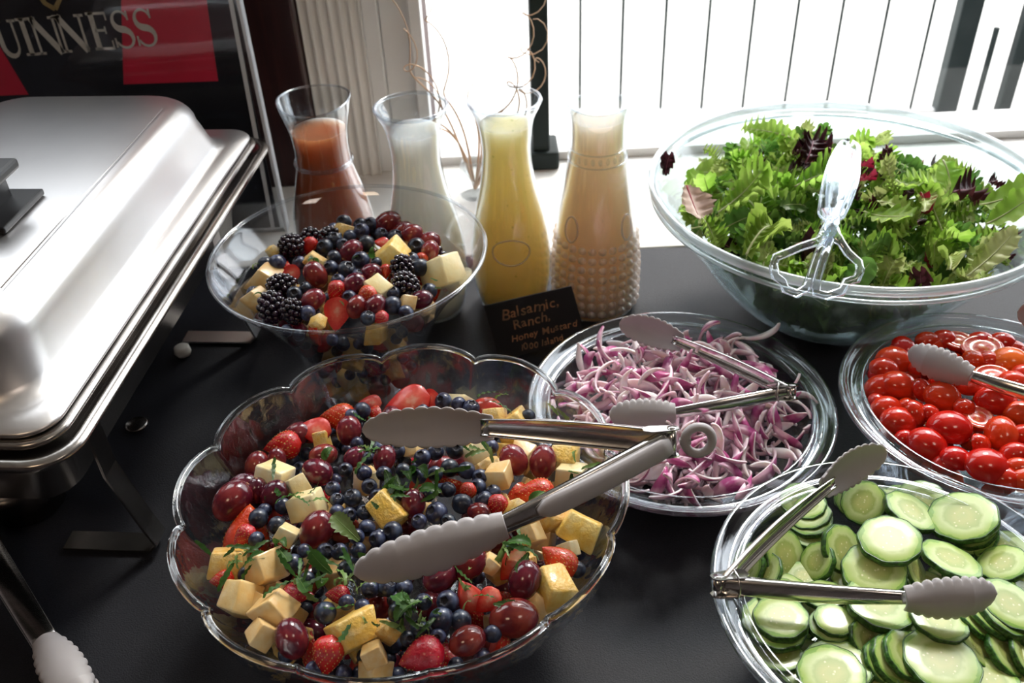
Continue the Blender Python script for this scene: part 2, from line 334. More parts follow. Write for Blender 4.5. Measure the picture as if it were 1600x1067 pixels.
# window: frame, mullion, panes
wn = bpy.data.objects.new('window_1', None); col.objects.link(wn); wn['kind'] = 'structure'
wn.location = (LX0, WY, 0)
def wpart(n, x0, x1, y0, y1, z0, z1, m, lab=None, **k):
    o = part(n, box(x0 - LX0, x1 - LX0, y0, y1, z0, z1), m, wn, lab, smooth=False, **k); return o
wpart('frame', LX0, 2.5, .005, .04, -.002, .012, 'whitewood')
wpart('frame', 2.46, 2.5, .005, .04, .012, 1.85, 'whitewood')
wpart('frame', LX0, 2.5, .005, .04, 1.80, 1.85, 'whitewood')
wpart('mullion', .047, .074, -.02, .035, 0, 1.80, 'darkmetal', 'dark upright bar between the panes', bevel=.003)
wpart('mullion_foot', .040, .088, -.03, .04, -.002, .028, 'darkmetal', 'dark block at the foot of the upright', bevel=.004)
wpart('pane', LX0, .047, .018, .022, .012, 1.80, 'pane')
wpart('pane', .074, 2.46, .018, .022, .012, 1.80, 'pane')

w2 = bpy.data.objects.new('window_2', None); col.objects.link(w2); w2['kind'] = 'structure'; w2.location = (-1.9, WY, .66)
part('frame', join(box(0, 1.48, .03, .10, 0, .03), box(0, 1.48, .03, .10, 1.16, 1.19), box(0, .03, .03, .10, .03, 1.16), box(1.45, 1.48, .03, .10, .03, 1.16), box(.725, .755, .03, .10, .03, 1.16)), 'whitewood', w2, smooth=False)
part('pane', box(.03, .725, .06, .064, .03, 1.16), 'pane', w2, smooth=False); part('pane', box(.755, 1.45, .06, .064, .03, 1.16), 'pane', w2, smooth=False)
# outside: terrace, railing, building
struct('ground', box(-30, 30, WY + .12, 40, -.80, -.76), 'concrete', smooth=False)
A, B = Vector((.555, 3.084, 0)), Vector((1.39, 2.985, 0)); dv = (B - A) / 6
rl = thing('railing', 'terrace railing of thin dark upright bars outside the window', 'railing', (A.x, A.y, -.76), math.atan2(dv.y, dv.x))
sp = dv.length
bar = mesh('bar', lathe([(0, .08), (.0058, .08), (.0058, 1.05), (0, 1.05)], 8), 'darkmetal')
for k in range(-2, 7): obj('bar', bar, rl, (k * sp, 0, .0))
part('bottom_rail', box(-2.7 * sp, 6.6 * sp, -.012, .012, .085, .10), 'whitewood', rl, smooth=False)
part('handrail', box(-2.7 * sp, 6.6 * sp, -.03, .03, 1.05, 1.09), 'darkmetal', rl, smooth=False)
tp = atz(1482, 165, -.65)
part('post', box(6.55 * sp, 6.55 * sp + .066, -.033, .033, 0, 1.25), 'darkmetal', rl, 'thick dark end post', smooth=False, bevel=.003)
hr = atz(1545, 200, -.70)
g = thing('handrail', 'dark metal hand rail bent at a right angle beyond the railing post', 'handrail', (hr.x, hr.y, -.76))
p0 = atz(1575, 108, -.30); a1 = p0 - Vector((hr.x, hr.y, -.76))
part('top_bar', box(-.10, .045, -.02, .02, .50, .545), 'darkmetal', g, smooth=False, bevel=.004)
part('upright', box(.005, .045, -.02, .02, 0, .50), 'darkmetal', g, smooth=False, bevel=.004)
part('thin_bar', box(-.072, -.058, -.008, .008, 0, .40), 'darkmetal', g, smooth=False)
p2 = atz(1590, 230, -.76)
tag(obj('terrace_post', mesh('terrace_post', box(0, .085, -.04, .04, 0, 1.7), 'darkmetal', smooth=False, bevel=.004), None, (p2.x, p2.y, -.76)), 'dark square terrace post at the right edge beyond the bent rail', 'post')
bd = thing('building', 'pale washed out building across the street behind the railing', 'building', (0, 14, -.76))
part('wall', box(-12, 16, 0, 1, 0, 9), 'facade', bd, smooth=False)
for xx in (-8, -4, 4, 8, 12):
    f = part('window', box(xx - .7, xx + .7, -.06, .05, 1.4, 3.4), 'whitewood', bd, smooth=False); part('pane', box(xx - .6, xx + .6, -.08, -.05, 1.5, 3.3), 'bluefac', f, smooth=False)
part('pilaster', box(1.0, 1.9, -.25, 0, 0, 9), 'pinkfac', bd, 'pale pink pilaster', smooth=False)
pp = aty(1335, 70, 7.0)
t = thing('banner', 'pale pink and blue banner hanging behind the railing bars', 'banner', (pp.x, 7.0, pp.z))
part('pink_stripe', box(-.09, .0, 0, .02, 0, 1.4), 'pinkfac', t, smooth=False); part('blue_stripe', box(.0, .16, 0, .02, .05, 1.4), 'bluefac', t, smooth=False)
part('pole', tube([(-.11, .01, 1.42 + .002), (.18, .01, 1.42)], .012), 'darkmetal', t)
part('post', tube([(-.1, .01, -.76 - pp.z), (-.1, .01, 1.42)], .012), 'whitewood', t)

# ------------------------------------------------------------------ table and black cloth
tx0, tx1, ty0, ty1 = -1.15, 1.25, .17, 1.10
tb = thing('folding_table', 'buffet table hidden under the black tablecloth', 'table', (0, .63, -.75))
part('tabletop', box(tx0 + .01, tx1 - .01, ty0 - .62, ty1 - .64, .715, .744), 'whitewood', tb, smooth=False)
for sx in (-1, 1):
    for sy in (-1, 1): part('leg', tube([(.05 + sx * 1.05, sy * .4, 0), (.05 + sx * 1.05, sy * .4, .715)], .014), 'steel', tb)
nx, ny = 150, 70; V = []; Fc = []
for j in range(ny + 1):
    for i in range(nx + 1):
        x = tx0 + (tx1 - tx0) * i / nx; y = ty0 + (ty1 - ty0) * j / ny
        z = -.0012 + .0012 * noise.noise(Vector((x * 5, y * 5, 0))) + .0007 * noise.noise(Vector((x * 22, y * 14, 3)))
        z -= .0012 * math.exp(-((y - .5 * x - .72) / .006) ** 2)
        V.append((x, y, z))
top = (V, [(j * (nx + 1) + i, j * (nx + 1) + i + 1, (j + 1) * (nx + 1) + i + 1, (j + 1) * (nx + 1) + i) for j in range(ny) for i in range(nx)])
per = [(tx0 + (tx1 - tx0) * i / 120, ty0) for i in range(121)] + [(tx1, ty0 + (ty1 - ty0) * i / 50) for i in range(1, 51)] + [(tx1 - (tx1 - tx0) * i / 120, ty1) for i in range(1, 121)] + [(tx0, ty1 - (ty1 - ty0) * i / 50) for i in range(1, 50)]
rows = []
for k in range(9):
    z = -.001 - .72 * k / 8; row = []
    for i, (x, y) in enumerate(per):
        a = .022 * (k / 8) * math.sin(i * .42 + math.sin(i * .13) * 2); nx_ = (x - (tx0 + tx1) / 2); ny_ = (y - (ty0 + ty1) / 2)
        fx = (1 if x >= tx1 - 1e-6 else -1 if x <= tx0 + 1e-6 else 0); fy = (1 if y >= ty1 - 1e-6 else -1 if y <= ty0 + 1e-6 else 0)
        amp = max(a, -.004) if fy < 1 else 0
        row.append((x + fx * (amp + .002), y + fy * (amp + (.002 if fy < 1 else 0)), z))
    rows.append(row)
cl = obj('tablecloth', mesh('tablecloth', join(top, loft(rows, True, False)), 'cloth')); tag(cl, 'black tablecloth covering the whole buffet table', 'tablecloth')
T0 = .001

# ------------------------------------------------------------------ sign in its acrylic holder
def ribbon(pts, ws):          # flat stroke, variable width, in the XZ plane
    rows = []; P = [Vector((p[0], 0, p[1])) for p in pts]
    for i, p in enumerate(P):
        t = (P[min(i + 1, len(P) - 1)] - P[max(i - 1, 0)]).normalized(); n = Vector((-t.z, 0, t.x)); ww = ws[i] / 2
        rows.append([p - n * ww, p + n * ww, p + n * ww + Vector((0, .0006, 0)), p - n * ww + Vector((0, .0006, 0))])
    return loft(rows)
def stroke(x0, z0, x1, z1, w_): return ribbon([(x0, z0), (x1, z1)], [w_, w_])
def serif(x, z, w_=.42): return stroke(x - w_ / 2, z, x + w_ / 2, z, .07)
def letter(ch):
    if ch == 'I': return .42, join(stroke(.21, 0, .21, 1, .17), serif(.21, .03), serif(.21, .97))
    if ch == 'N': return .98, join(stroke(.14, .0, .14, 1, .08), stroke(.12, .98, .84, .02, .19), stroke(.84, 0, .84, 1, .08), serif(.14, .03, .3), serif(.12, .97, .3), serif(.84, .97, .3))
    if ch == 'U':
        p = [(.17, 1), (.17, .35)] + [(.47 - .30 * math.cos(a), .33 - .30 * math.sin(a)) for a in [k * PI / 8 for k in range(1, 8)]] + [(.77, .35), (.77, 1)]
        return .95, join(ribbon(p, [.17, .17, .17, .16, .15, .13, .11, .09, .08, .08, .08]), serif(.17, .97, .38), serif(.77, .97, .3))
    if ch == 'E': return .78, join(stroke(.2, 0, .2, 1, .17), stroke(.05, .97, .68, .97, .07), stroke(.05, .03, .7, .03, .07), stroke(.2, .52, .55, .52, .07), stroke(.66, 1, .66, .78, .05), stroke(.68, 0, .68, .24, .05), stroke(.55, .42, .55, .62, .05))
    if ch == 'S':
        p = []; ws = []
        for k in range(25):
            u = k / 24
            if u < .5: a = math.radians(20 + 250 * u * 2); p.append((.34 + .22 * math.cos(a), .74 + .235 * math.sin(a)))
            else: a = math.radians(90 - 250 * (u - .5) * 2 ); p.append((.34 + .25 * math.cos(a), .255 + .245 * math.sin(a)))
            ws.append(.06 + .13 * math.exp(-((u - .5) / .16) ** 2))
        return .68, join(ribbon(p, ws), stroke(.56, .98, .56, .74, .05), stroke(.07, .02, .07, .28, .05))
    if ch == 'G':
        p = [(.5 + .4 * math.cos(math.radians(a)), .5 + .47 * math.sin(math.radians(a))) for a in range(45, 330, 15)]
        return .98, join(ribbon(p, [.07 + .11 * math.exp(-((a - 187) / 60) ** 2) for a in range(45, 330, 15)]), stroke(.82, .05, .82, .42, .15), serif(.82, .42, .36))
SY = 1.20
sg = thing('sign_holder', 'clear acrylic poster holder with black and red poster behind the chafing dish', 'sign', (-.66, SY, T0 - .003))
part('poster', box(-.32, .330, .002, .004, .004, .62), 'poster', sg, smooth=False)
part('front_sheet', box(-.33, .342, -.004, -.001, 0, .63), 'acrylic', sg, smooth=False)
part('back_sheet', box(-.33, .342, .006, .009, 0, .63), 'acrylic', sg, smooth=False)
part('edge_strip', box(.338, .342, -.006, .011, 0, .63), 'edge', sg, 'bright polished edge of the acrylic', smooth=False)
v0 = aty(357, 0, SY - .006); v1 = aty(397, 213, SY - .006)
part('edge_strip', loft([[(v.x - dx, -.0075, v.z), (v.x - dx + .005, -.0075, v.z), (v.x - dx + .005, -.0045, v.z), (v.x - dx, -.0045, v.z)] for v, dx in ((v0 + (v0 - v1) * 1.1, -.66), (v0, -.66), (v1, -.66), (v1 + (v1 - v0) * .78, -.66))]), 'edge', sg, 'bright slanting side edge', smooth=False)
def SP(x, y): q = aty(x, y, SY); return (q.x + .66, q.z)
a_, b_, c_, d_ = SP(188, 0), SP(192, 130), SP(340, 125), SP(322, 0)
k_ = 1.9
def quad(P, y0=-.0002): return [(p[0], y0, p[1]) for p in P] + [(p[0], y0 + .0008, p[1]) for p in P], [(0, 1, 2, 3), (7, 6, 5, 4), (0, 4, 5, 1), (1, 5, 6, 2), (2, 6, 7, 3), (3, 7, 4, 0)]
ext = lambda p, q, k: (q[0] + (p[0] - q[0]) * k, q[1] + (p[1] - q[1]) * k)
part('red_panel', quad([ext(a_, b_, 3), b_, c_, ext(d_, c_, 3)], .001), 'posterred', sg, 'red printed rectangle', smooth=False)
e1, e2, e3 = SP(5, 75), SP(43, 146), SP(0, 146)
part('red_panel', quad([(-.20, e1[1] + .06), (-.20, e3[1]), e2, (e1[0] - .01, e1[1] + .03)], .001), 'posterred', sg, 'red printed shape cut off by the photo edge', smooth=False)
L0 = SP(3, 88); hgt = .0475
sh = []; x = 0
marks = [('U', 3), ('I', 42), ('N', 60), ('N', 101), ('E', 150), ('S', 184), ('S', 219)]
for ch, px_ in marks:
    wch, s = letter(ch); q = SP(px_, 85); wid = {'U': 38, 'I': 18, 'N': 45, 'E': 36, 'S': 36}[ch] * .00083 / wch
    sh.append(move(s, (q[0], 0, L0[1] + (q[0] - L0[0]) * .035), sc=(wid, 1, hgt)))
wch, s = letter('G'); sh.append(move(s, (L0[0] - .040, 0, L0[1]), sc=(.038, 1, hgt)))
part('lettering', move(join(*sh), (0, -.0002, 0)), 'posterwhite', sg, 'cream serif capitals', smooth=False)
hp = SP(85, 12)
part('emblem', join(ribbon([(hp[0] - .016, hp[1] + .06), (hp[0] - .018, hp[1] + .03), (hp[0] - .010, hp[1] + .008), (hp[0], hp[1])], [.006] * 4),
                    ribbon([(hp[0], hp[1]), (hp[0] + .010, hp[1] + .012), (hp[0] + .020, hp[1] + .04)], [.006, .005, .004]),
                    ribbon([(hp[0] - .016, hp[1] + .06), (hp[0], hp[1] + .052), (hp[0] + .020, hp[1] + .04)], [.005] * 3),
                    *[stroke(hp[0] - .012 + k * .005, hp[1] + .012 + abs(k - 2) * .004, hp[0] - .010 + k * .005, hp[1] + .052 - k * .002, .0012) for k in range(6)]), 'gold', sg, 'gold harp emblem', smooth=False)

# ------------------------------------------------------------------ curly twigs on the ledge
tw = thing('twig_arrangement', 'bare curly copper twigs standing on the white ledge behind the carafes', 'twigs', (-.045, 1.28, T0 - .003))
part('holder', lathe([(0, 0), (.022, 0), (.026, .01), (.020, .05), (.016, .06), (.013, .058), (.017, .045), (0, .01)], 20), 'carafe', tw, 'small clear glass holder')
def curl(p0, p1, turns, r, seed, rad=.0014):
    rnd = random.Random(seed); P0, P1 = Vector(p0), Vector(p1); pts = []; n = 60
    for k in range(n + 1):
        u = k / n; a = turns * 2 * PI * u * u; rr = r * min(1, u * 2.2)
        pts.append(P0.lerp(P1, u) + Vector((rr * math.cos(a), rr * .5 * math.sin(a * .9 + rnd.random() * .1), rr * math.sin(a))))
    return tube(pts, [rad * (1.4 - .9 * k / n) for k in range(n + 1)], 6)
for i, (x1, z1, tn, r) in enumerate([(-.085, .25, 2.2, .016), (-.065, .17, 1.4, .014), (.105, .26, 3.4, .014), (.112, .20, 2.6, .012), (.02, .14, .6, .006), (.05, .12, .4, .005), (.035, .09, .5, .004), (.01, .19, .8, .010), (.06, .16, .7, .006), (-.10, .28, 1.2, .012), (.10, .30, 3.0, .012), (-.05, .30, 2, .01)]):
    part('twig', curl((0, 0, .01), (x1, (.02 if i % 2 else -.02), z1), tn, r, i), 'willow', tw)

# ------------------------------------------------------------------ chafing dish
ca = math.radians(5.6)
ch = thing('chafing_dish', 'closed stainless steel chafing dish with rounded lid on the black cloth', 'chafing dish', (-.333, .505, T0), -ca)
CL, CW = .565, .35          # local: x = -v (left is negative), y = u
def rrect(x0, x1, y0, y1, r, z, n=8):
    P = []
    for cx, cy, a0 in ((x1 - r, y1 - r, 0), (x0 + r, y1 - r, 90), (x0 + r, y0 + r, 180), (x1 - r, y0 + r, 270)):
        for k in range(n + 1): a = math.radians(a0 + 90 * k / n); P.append((cx + r * math.cos(a), cy + r * math.sin(a), z))
    return P
def rr_loft(spec, caps=True): return loft([rrect(*s) for s in spec], True, caps)
def R_(ins, z, r): return (-CW + ins, -ins, ins, CL - ins, r, z)
part('water_pan', rr_loft([R_(0, .196, .035), R_(-.002, .199, .036), R_(0, .202, .035), R_(.010, .2025, .03), R_(.016, .196, .028), R_(.046, .150, .028), R_(.050, .118, .025), R_(.054, .116, .02), R_(.052, .111, .025), R_(.047, .116, .03), R_(.042, .150, .03), R_(.012, .192, .033)]), 'pansteel', ch, 'deep steel water pan with rolled rim')
part('food_pan', rr_loft([R_(.012, .206, .03), R_(.010, .209, .03), R_(.012, .212, .03), R_(.022, .212, .026), R_(.026, .206, .022), R_(.05, .15, .02), R_(.054, .15, .02), R_(.022, .204, .028)]), 'pansteel', ch, 'inner food pan rim')
lid = [R_(.016, .2145, .028), R_(.0145, .217, .028), R_(.016, .2195, .028), R_(.034, .2200, .03), R_(.040, .223, .04), R_(.043, .230, .045), R_(.047, .250, .05)]
for k in range(7):
    a = PI / 2 * k / 6; lid.append(R_(.049 + .024 * (1 - math.cos(a)), .258 + .026 * math.sin(a), .052 - .012 * (1 - math.cos(a))))
lid.append(R_(.12, .2865, .03)); lid.append(R_(.16, .287, .012))
part('lid', rr_loft(lid), 'brushed', ch, 'satin steel lid with rounded shoulders')
part('lid_ridge', join(tube([(-.075, .11, .2862), (-.075, .455, .2862)], .0006, 6), tube([(-.275, .11, .2862), (-.275, .455, .2862)], .0006, 6)), 'brushed', ch)
hz = .287
part('lid_handle', join(box(-.24, -.112, .190, .262, hz, hz + .006), box(-.215, -.20, .20, .25, hz, hz + .04), box(-.150, -.135, .20, .25, hz, hz + .034)), 'blackplastic', ch, 'black plastic handle bracket', smooth=False, bevel=.0015)
part('handle_grip', box(-.235, -.118, .200, .252, hz + .032, hz + .042), 'blackplastic', ch, 'flat black grip', smooth=False, bevel=.003)
# stand: four strap legs with feet and two side rails
def strap(pts, w_, t_, ax): # flat strip along pts, ax = width direction
    ax = Vector(ax); rows = []; P = [Vector(p) for p in pts]
    for i, p in enumerate(P):
        t = (P[min(i + 1, len(P) - 1)] - P[max(i - 1, 0)]).normalized(); n = t.cross(ax).normalized()
        rows.append([p - ax * w_ / 2 - n * t_ / 2, p + ax * w_ / 2 - n * t_ / 2, p + ax * w_ / 2 + n * t_ / 2, p - ax * w_ / 2 + n * t_ / 2])
    return loft(rows)
for ly in (.10, .425):
    for sx, lx in ((1, .004), (-1, -CW - .004)):
        part('leg', strap([(lx - sx * .012, ly, .192), (lx - sx * .044, ly, .150), (lx - sx * .044, ly, .10), (lx - sx * .028, ly, .03), (lx - sx * .022, ly, .010), (lx - sx * .030, ly, .002), (lx - sx * .115, ly, .002)], .022, .0025, (0, 1, 0)), 'pansteel' if ly < .2 else 'brushed', ch, smooth=False)  # near legs darker, far legs brighter: window glare put into the choice of steel
part('stand_rail', strap([(-.030, .05, .182), (-.030, .515, .182)], .012, .002, (0, 0, 1)), 'pansteel', ch, smooth=False)
part('stand_rail', strap([(-CW + .030, .05, .182), (-CW + .030, .515, .182)], .012, .002, (0, 0, 1)), 'pansteel', ch, smooth=False)
for ly in (.15, .42): part('burner_cup', lathe([(0, 0), (.035, 0), (.037, .05), (.034, .052), (.033, .008), (0, .006)], 24), 'pansteel', ch, loc=(-.175, ly, .0))
q = atz(286, 550, .004)
tag(obj('plastic_cap', mesh('plastic_cap', lathe([(0, 0), (.0085, 0), (.010, .004), (.009, .0105), (.007, .012), (0, .0125)], 20), 'wick'), None, (q.x, q.y, T0)), 'small white plastic cap on the black cloth beside the chafing dish', 'cap')
q = atz(213, 662, .004)
tag(obj('metal_tag', mesh('metal_tag', lathe([(0, 0), (.011, 0), (.013, .002), (.011, .004), (0, .004)], 24), 'pansteel'), None, (q.x, q.y, T0)), 'small round dull metal disc in the shadow beside the chafing dish', 'disc')

# ------------------------------------------------------------------ tongs
def jaw(j, tip, up, side, width, depth=.006, lobes=9, amp=.0012, thick=.0028, shape=0):
    j, tip = Vector(j), Vector(tip); L = (tip - j).length; t = (tip - j).normalized(); up = (Vector(up) - t * Vector(up).dot(t)).normalized(); n = t.cross(up).normalized()
    if n.dot(Vector(side)) < 0: n = -n          # n points to the inside (towards the other jaw)
    ns = 120; front, back = [], []; W_ = [-1, -.9, -.72, -.45, -.2, 0, .2, .45, .72, .9, 1]
    ks = ([0, .12, .3, .5, .7, .84, .93, .975, 1.0], [.60, .74, .93, 1.0, .93, .76, .55, .34, .06]) if not shape else ([0, .1, .3, .5, .7, .84, .93, .975, 1.0], [.82, .90, 1.0, 1.0, .88, .70, .48, .30, .06])
    for i in range(ns + 1):
        s = i / ns; base = float(np.interp(s, *ks)) * width / 2; sc_ = 0
        if .08 < s: sc_ = amp * (2 * abs(math.sin(PI * lobes * (s - .08) / .92)) ** .55 - 1.2) * min(1, (1 - s) * 7)
        r1, r2 = [], []; bow = .004 * math.sin(PI * s); dpt = depth * (1 if s < .7 else 1 - (s - .7) / .3 * .8)
        for w_ in W_:
            hw = base * w_ + (sc_ * (1 if w_ > 0 else -1) if abs(w_) > .95 else 0); th_ = thick * (.55 if abs(w_) > .95 else 1)
            c = j + t * (L * s) + up * hw - n * (dpt * (1 - w_ * w_) + bow)
            r1.append(c + n * th_ / 2); r2.append(c - n * th_ / 2)
        front.append(r1); back.append(r2)
    rows = [f + b[::-1] for f, b in zip(front, back)]
    return loft(rows)
def arm(h, j, up, side, w0, w1, d=.0065, bow=.004, t_=.0011):
    h, j = Vector(h), Vector(j); t = (j - h).normalized(); up = (Vector(up) - t * Vector(up).dot(t)).normalized(); n = t.cross(up).normalized()
    if n.dot(Vector(side)) < 0: n = -n
    rows = []; N_ = 20
    for i in range(N_ + 1):
        s = i / N_; c = h.lerp(j, s) - n * bow * math.sin(PI * s); w_ = (w0 + (w1 - w0) * s + .003 * math.sin(PI * s)) / 2; dd = d * (1 - .55 * s)
        o_ = [(-w_, dd), (-w_, .0015), (-w_ + .0015, 0), (w_ - .0015, 0), (w_, .0015), (w_, dd)]
        i_ = [(w_ - t_, dd), (w_ - t_, .0018), (w_ - .0018, t_), (-w_ + .0018, t_), (-w_ + t_, .0018), (-w_ + t_, dd)]
        rows.append([c + up * a + n * b for a, b in o_ + i_])
    return loft(rows)
def tongs(label, hinge, j1, t1, j2, t2, up, jw, ring=False, grip=False, w0=.016, w1=.011, group=None, collar=True, name='serving_tongs'):
    H_ = Vector(hinge); O = Vector((H_.x, H_.y, H_.z)); r = thing(name, label, 'tongs', O, 0, group)
    mid = (Vector(j1) + Vector(j2)) / 2
    for j, tp_ in ((j1, t1), (j2, t2)):
        j, tp_ = Vector(j), Vector(tp_); side = (mid - j); t = (j - H_).normalized()
        a = part('arm', arm((0, 0, 0), j - O + t * .010, up, side, w0, w1), 'steel', r)
        part('jaw', jaw(j - O, tp_ - O, up, side, jw), 'silicone', r, 'grey silicone jaw with scalloped edge')
        if grip:
            u_ = (Vector(up) - t * Vector(up).dot(t)).normalized(); n = t.cross(u_).normalized(); n = n if n.dot(side) > 0 else -n; L = (j - H_).length
            rows = []
            for i in range(17):
                s = i / 16; c = t * (L * (.03 + .80 * s)) - n * (.0035 + .004 * math.sin(PI * (.03 + .8 * s)))
                w_ = .0085 * min(1, math.sqrt(max(.05, 1 - (max(0, s - .88) / .125) ** 2))) * (1 if s > .05 else .85); th = .0035
                rows.append([c + u_ * (w_ * math.cos(2 * PI * k / 14)) * 1.0 + n * (th * math.sin(2 * PI * k / 14)) for k in range(14)])
            part('grip', loft(rows), 'silicone', r, 'grey silicone grip pad')
    upn = Vector(up).normalized(); dirv = (H_ - mid).normalized(); dirv = (dirv - upn * dirv.dot(upn)).normalized(); sd = dirv.cross(upn)
    part('pivot', join(tube([-upn * (w0 * .62), upn * (w0 * .62)], .0035, 16)), 'steel', r, 'round pivot rivet')
    rows = []
    for dz in (-1, 1):
        c = upn * (dz * w0 * .53)
        rows.append(loft([[c + upn * e + dirv * a + sd * b for a, b in ((.005, -.003), (.005, .003), (.001, .006), (-.016, .008), (-.022, .004), (-.022, -.004), (-.016, -.008), (.001, -.006))] for e in (0, .0009 * dz)]))
    part('hinge_plate', join(*rows), 'steel', r, smooth=False)
    if ring:
        c = dirv * .020; pts = [c + (dirv * .0105 * math.cos(a) + upn * .0105 * math.sin(a)) for a in [2 * PI * k / 28 for k in range(28)]]
        part('hanging_ring', tube(pts, .0036, 10, True), 'silicone', r, 'grey oval hanging ring')
        part('link', tube([dirv * .006, dirv * .014], .003, 8), 'silicone', r)
    else:
        pts = [-dirv * .012 + (sd * .010 * math.cos(a) + upn * (w0 * .85) * math.sin(a)) for a in [2 * PI * k / 28 for k in range(28)]]
        part('locking_ring', tube(pts, .0008, 6, True), 'steel', r, 'thin wire locking loop')
    return r

# ------------------------------------------------------------------ bowls
def bowl_prof(prof, th=.0028, ns=6):
    # prof: outer (r,z) points, smoothed by Catmull-Rom; returns the closed outer+inner outline
    P = [Vector((p[0], p[1])) for p in prof]; out = []
    for i in range(len(P) - 1):
        a, b, c, d = P[max(i - 1, 0)], P[i], P[i + 1], P[min(i + 2, len(P) - 1)]
        for k in range(ns):
            t = k / ns; out.append(.5 * ((2 * b) + (c - a) * t + (2 * a - 5 * b + 4 * c - d) * t * t + (3 * b - a - 3 * c + d) * t ** 3))
    out.append(P[-1]); inn = []
    for i, p in enumerate(out):
        t = (out[min(i + 1, len(out) - 1)] - out[max(i - 1, 0)]).normalized(); n = Vector((-t.y, t.x)); q = p + n * th; inn.append(Vector((max(q.x, 0), q.y)))
    return [(0, out[0].y)] + [(p.x, p.y) for p in out] + [(p.x, p.y) for p in inn[::-1]] + [(0, inn[0].y)]
def ringp(R, z, a, b, n=8): return [(R + a * math.cos(2 * PI * k / n), z + b * math.sin(2 * PI * k / n)) for k in range(n)]
def food_bowl(label, c, R, H):
    b = thing('serving_bowl', label, 'bowl', (c[0], c[1], T0))
    part('wall', lathe(bowl_prof([(.055, 0), (.068, .004), (.096, .30 * H), (R - .032, .62 * H), (R - .022, H - .016), (R - .019, H - .010)], .0026), 72), 'bowl', b)
    part('rim', join(lathe([(R - .021, H - .012), (R - .016, H - .0115), (R - .010, H - .0085), (R - .003, H - .006), (R, H - .003), (R - .001, H), (R - .004, H), (R - .007, H - .0035), (R - .012, H - .0055), (R - .0165, H - .006), (R - .0195, H - .002), (R - .022, H - .001), (R - .0235, H - .004)], 96, True)), 'rim', b, 'glossy flanged double rim')
    part('foot_ring', lathe(ringp(.056, .003, .004, .003), 64, True), 'rim', b)
    return b
food_bowl('clear round bowl of sliced red onion with double rim', (.158, .682), .1472, .085)
food_bowl('clear round bowl of cucumber slices at the front right corner', (.269, .418), .1340, .125)
food_bowl('clear round bowl of cherry tomatoes at the right edge', (.4335, .635), .1347, .110)
# flared glass bowl with the second fruit salad
fb = thing('fruit_bowl', 'smooth flared glass bowl of berry fruit salad beside the chafing dish', 'bowl', (-.161, .819, T0))
part('wall', lathe(bowl_prof([(.045, 0), (.054, .004), (.060, .030), (.068, .070), (.084, .108), (.108, .146), (.133, .176), (.1388, .185)], .0028), 96), 'clearbowl', fb)
part('rim', lathe(ringp(.1391, .1865, .0020, .0020), 96, True), 'rim', fb, 'rounded glossy lip')
part('foot_ring', lathe(ringp(.047, .003, .004, .003), 64, True), 'rim', fb)
# crystal bowl with a scalloped rim
BC = (-.0939, .5303)
cb = thing('crystal_bowl', 'large crystal bowl with scalloped rim holding the nearest fruit salad', 'bowl', (BC[0], BC[1], T0))
def lobe(th): return abs(math.sin(6 * (th - math.radians(10))))
def crystal(th, t):   # t 0..1 up the wall -> outer point
    r0 = .062 + (.1770 - .062) * (math.sin(t * PI / 2) ** 1.12); z = .004 + .136 * (1 - math.cos(t * PI / 2)) ** .55 if t > 0 else .004
    l = lobe(th) ** .6; r = r0 + +.008 * (l - .6) * t ** 2.2; z += .0075 * (l - .5) * t ** 6
    return r, z
nT, nL = 288, 24; outer, inner = [], []
for i in range(nL + 1):
    t = i / nL; ro, ri = [], []
    for k in range(nT):
        th = 2 * PI * k / nT; r, z = crystal(th, t)
        # moulded leaf ribs standing proud of the wall
        ph = (th - math.radians(10)) / (PI / 6) % 1 - .5; rib = 0
        if .12 < t < .86:
            for m_ in range(7):
                tb_ = .16 + m_ * .10; rib = max(rib, math.exp(-((t - tb_ - abs(ph) * .28) / .020) ** 2) * (1 if abs(ph) < .42 else 0))
            rib = max(rib, math.exp(-(ph / .03) ** 2))
        r += .0020 * rib
        ro.append((r * math.cos(th), r * math.sin(th), z)); ri.append(((r - .004) * math.cos(th), (r - .004) * math.sin(th), z + .003 * (1 - t)))
    outer.append(ro); inner.append(ri)
s1 = loft(outer, True, False); s2 = loft(inner[::-1], True, False)
part('wall', join(s1, s2, ([p for p in outer[0]], [tuple(range(nT))]), ([p for p in inner[0]], [tuple(range(nT))])), 'crystal', cb, 'cut glass wall with moulded leaf ribs')
pts = []
for k in range(nT): th = 2 * PI * k / nT; r, z = crystal(th, 1); pts.append(((r - .002) * math.cos(th), (r - .002) * math.sin(th), z + .0005))
part('rim', tube(pts, .0031, 8, True), 'glass', cb, 'thick scalloped glass rim')
# salad bowl
SC = (.382, .93)
sb = thing('salad_bowl', 'very large clear round bowl of mixed salad leaves at the back right', 'bowl', (SC[0], SC[1], T0))
part('wall', lathe(bowl_prof([(.040, 0), (.056, .003), (.100, .025), (.138, .064), (.168, .106), (.198, .146), (.2145, .170)], .0035), 120), 'saladbowl', sb)
part('rim', join(lathe(ringp(.2165, .176, .0045, .0055, 10), 128, True), lathe(ringp(.2150, .163, .0030, .0022, 8), 128, True)), 'srim', sb, 'pale thick double rim')

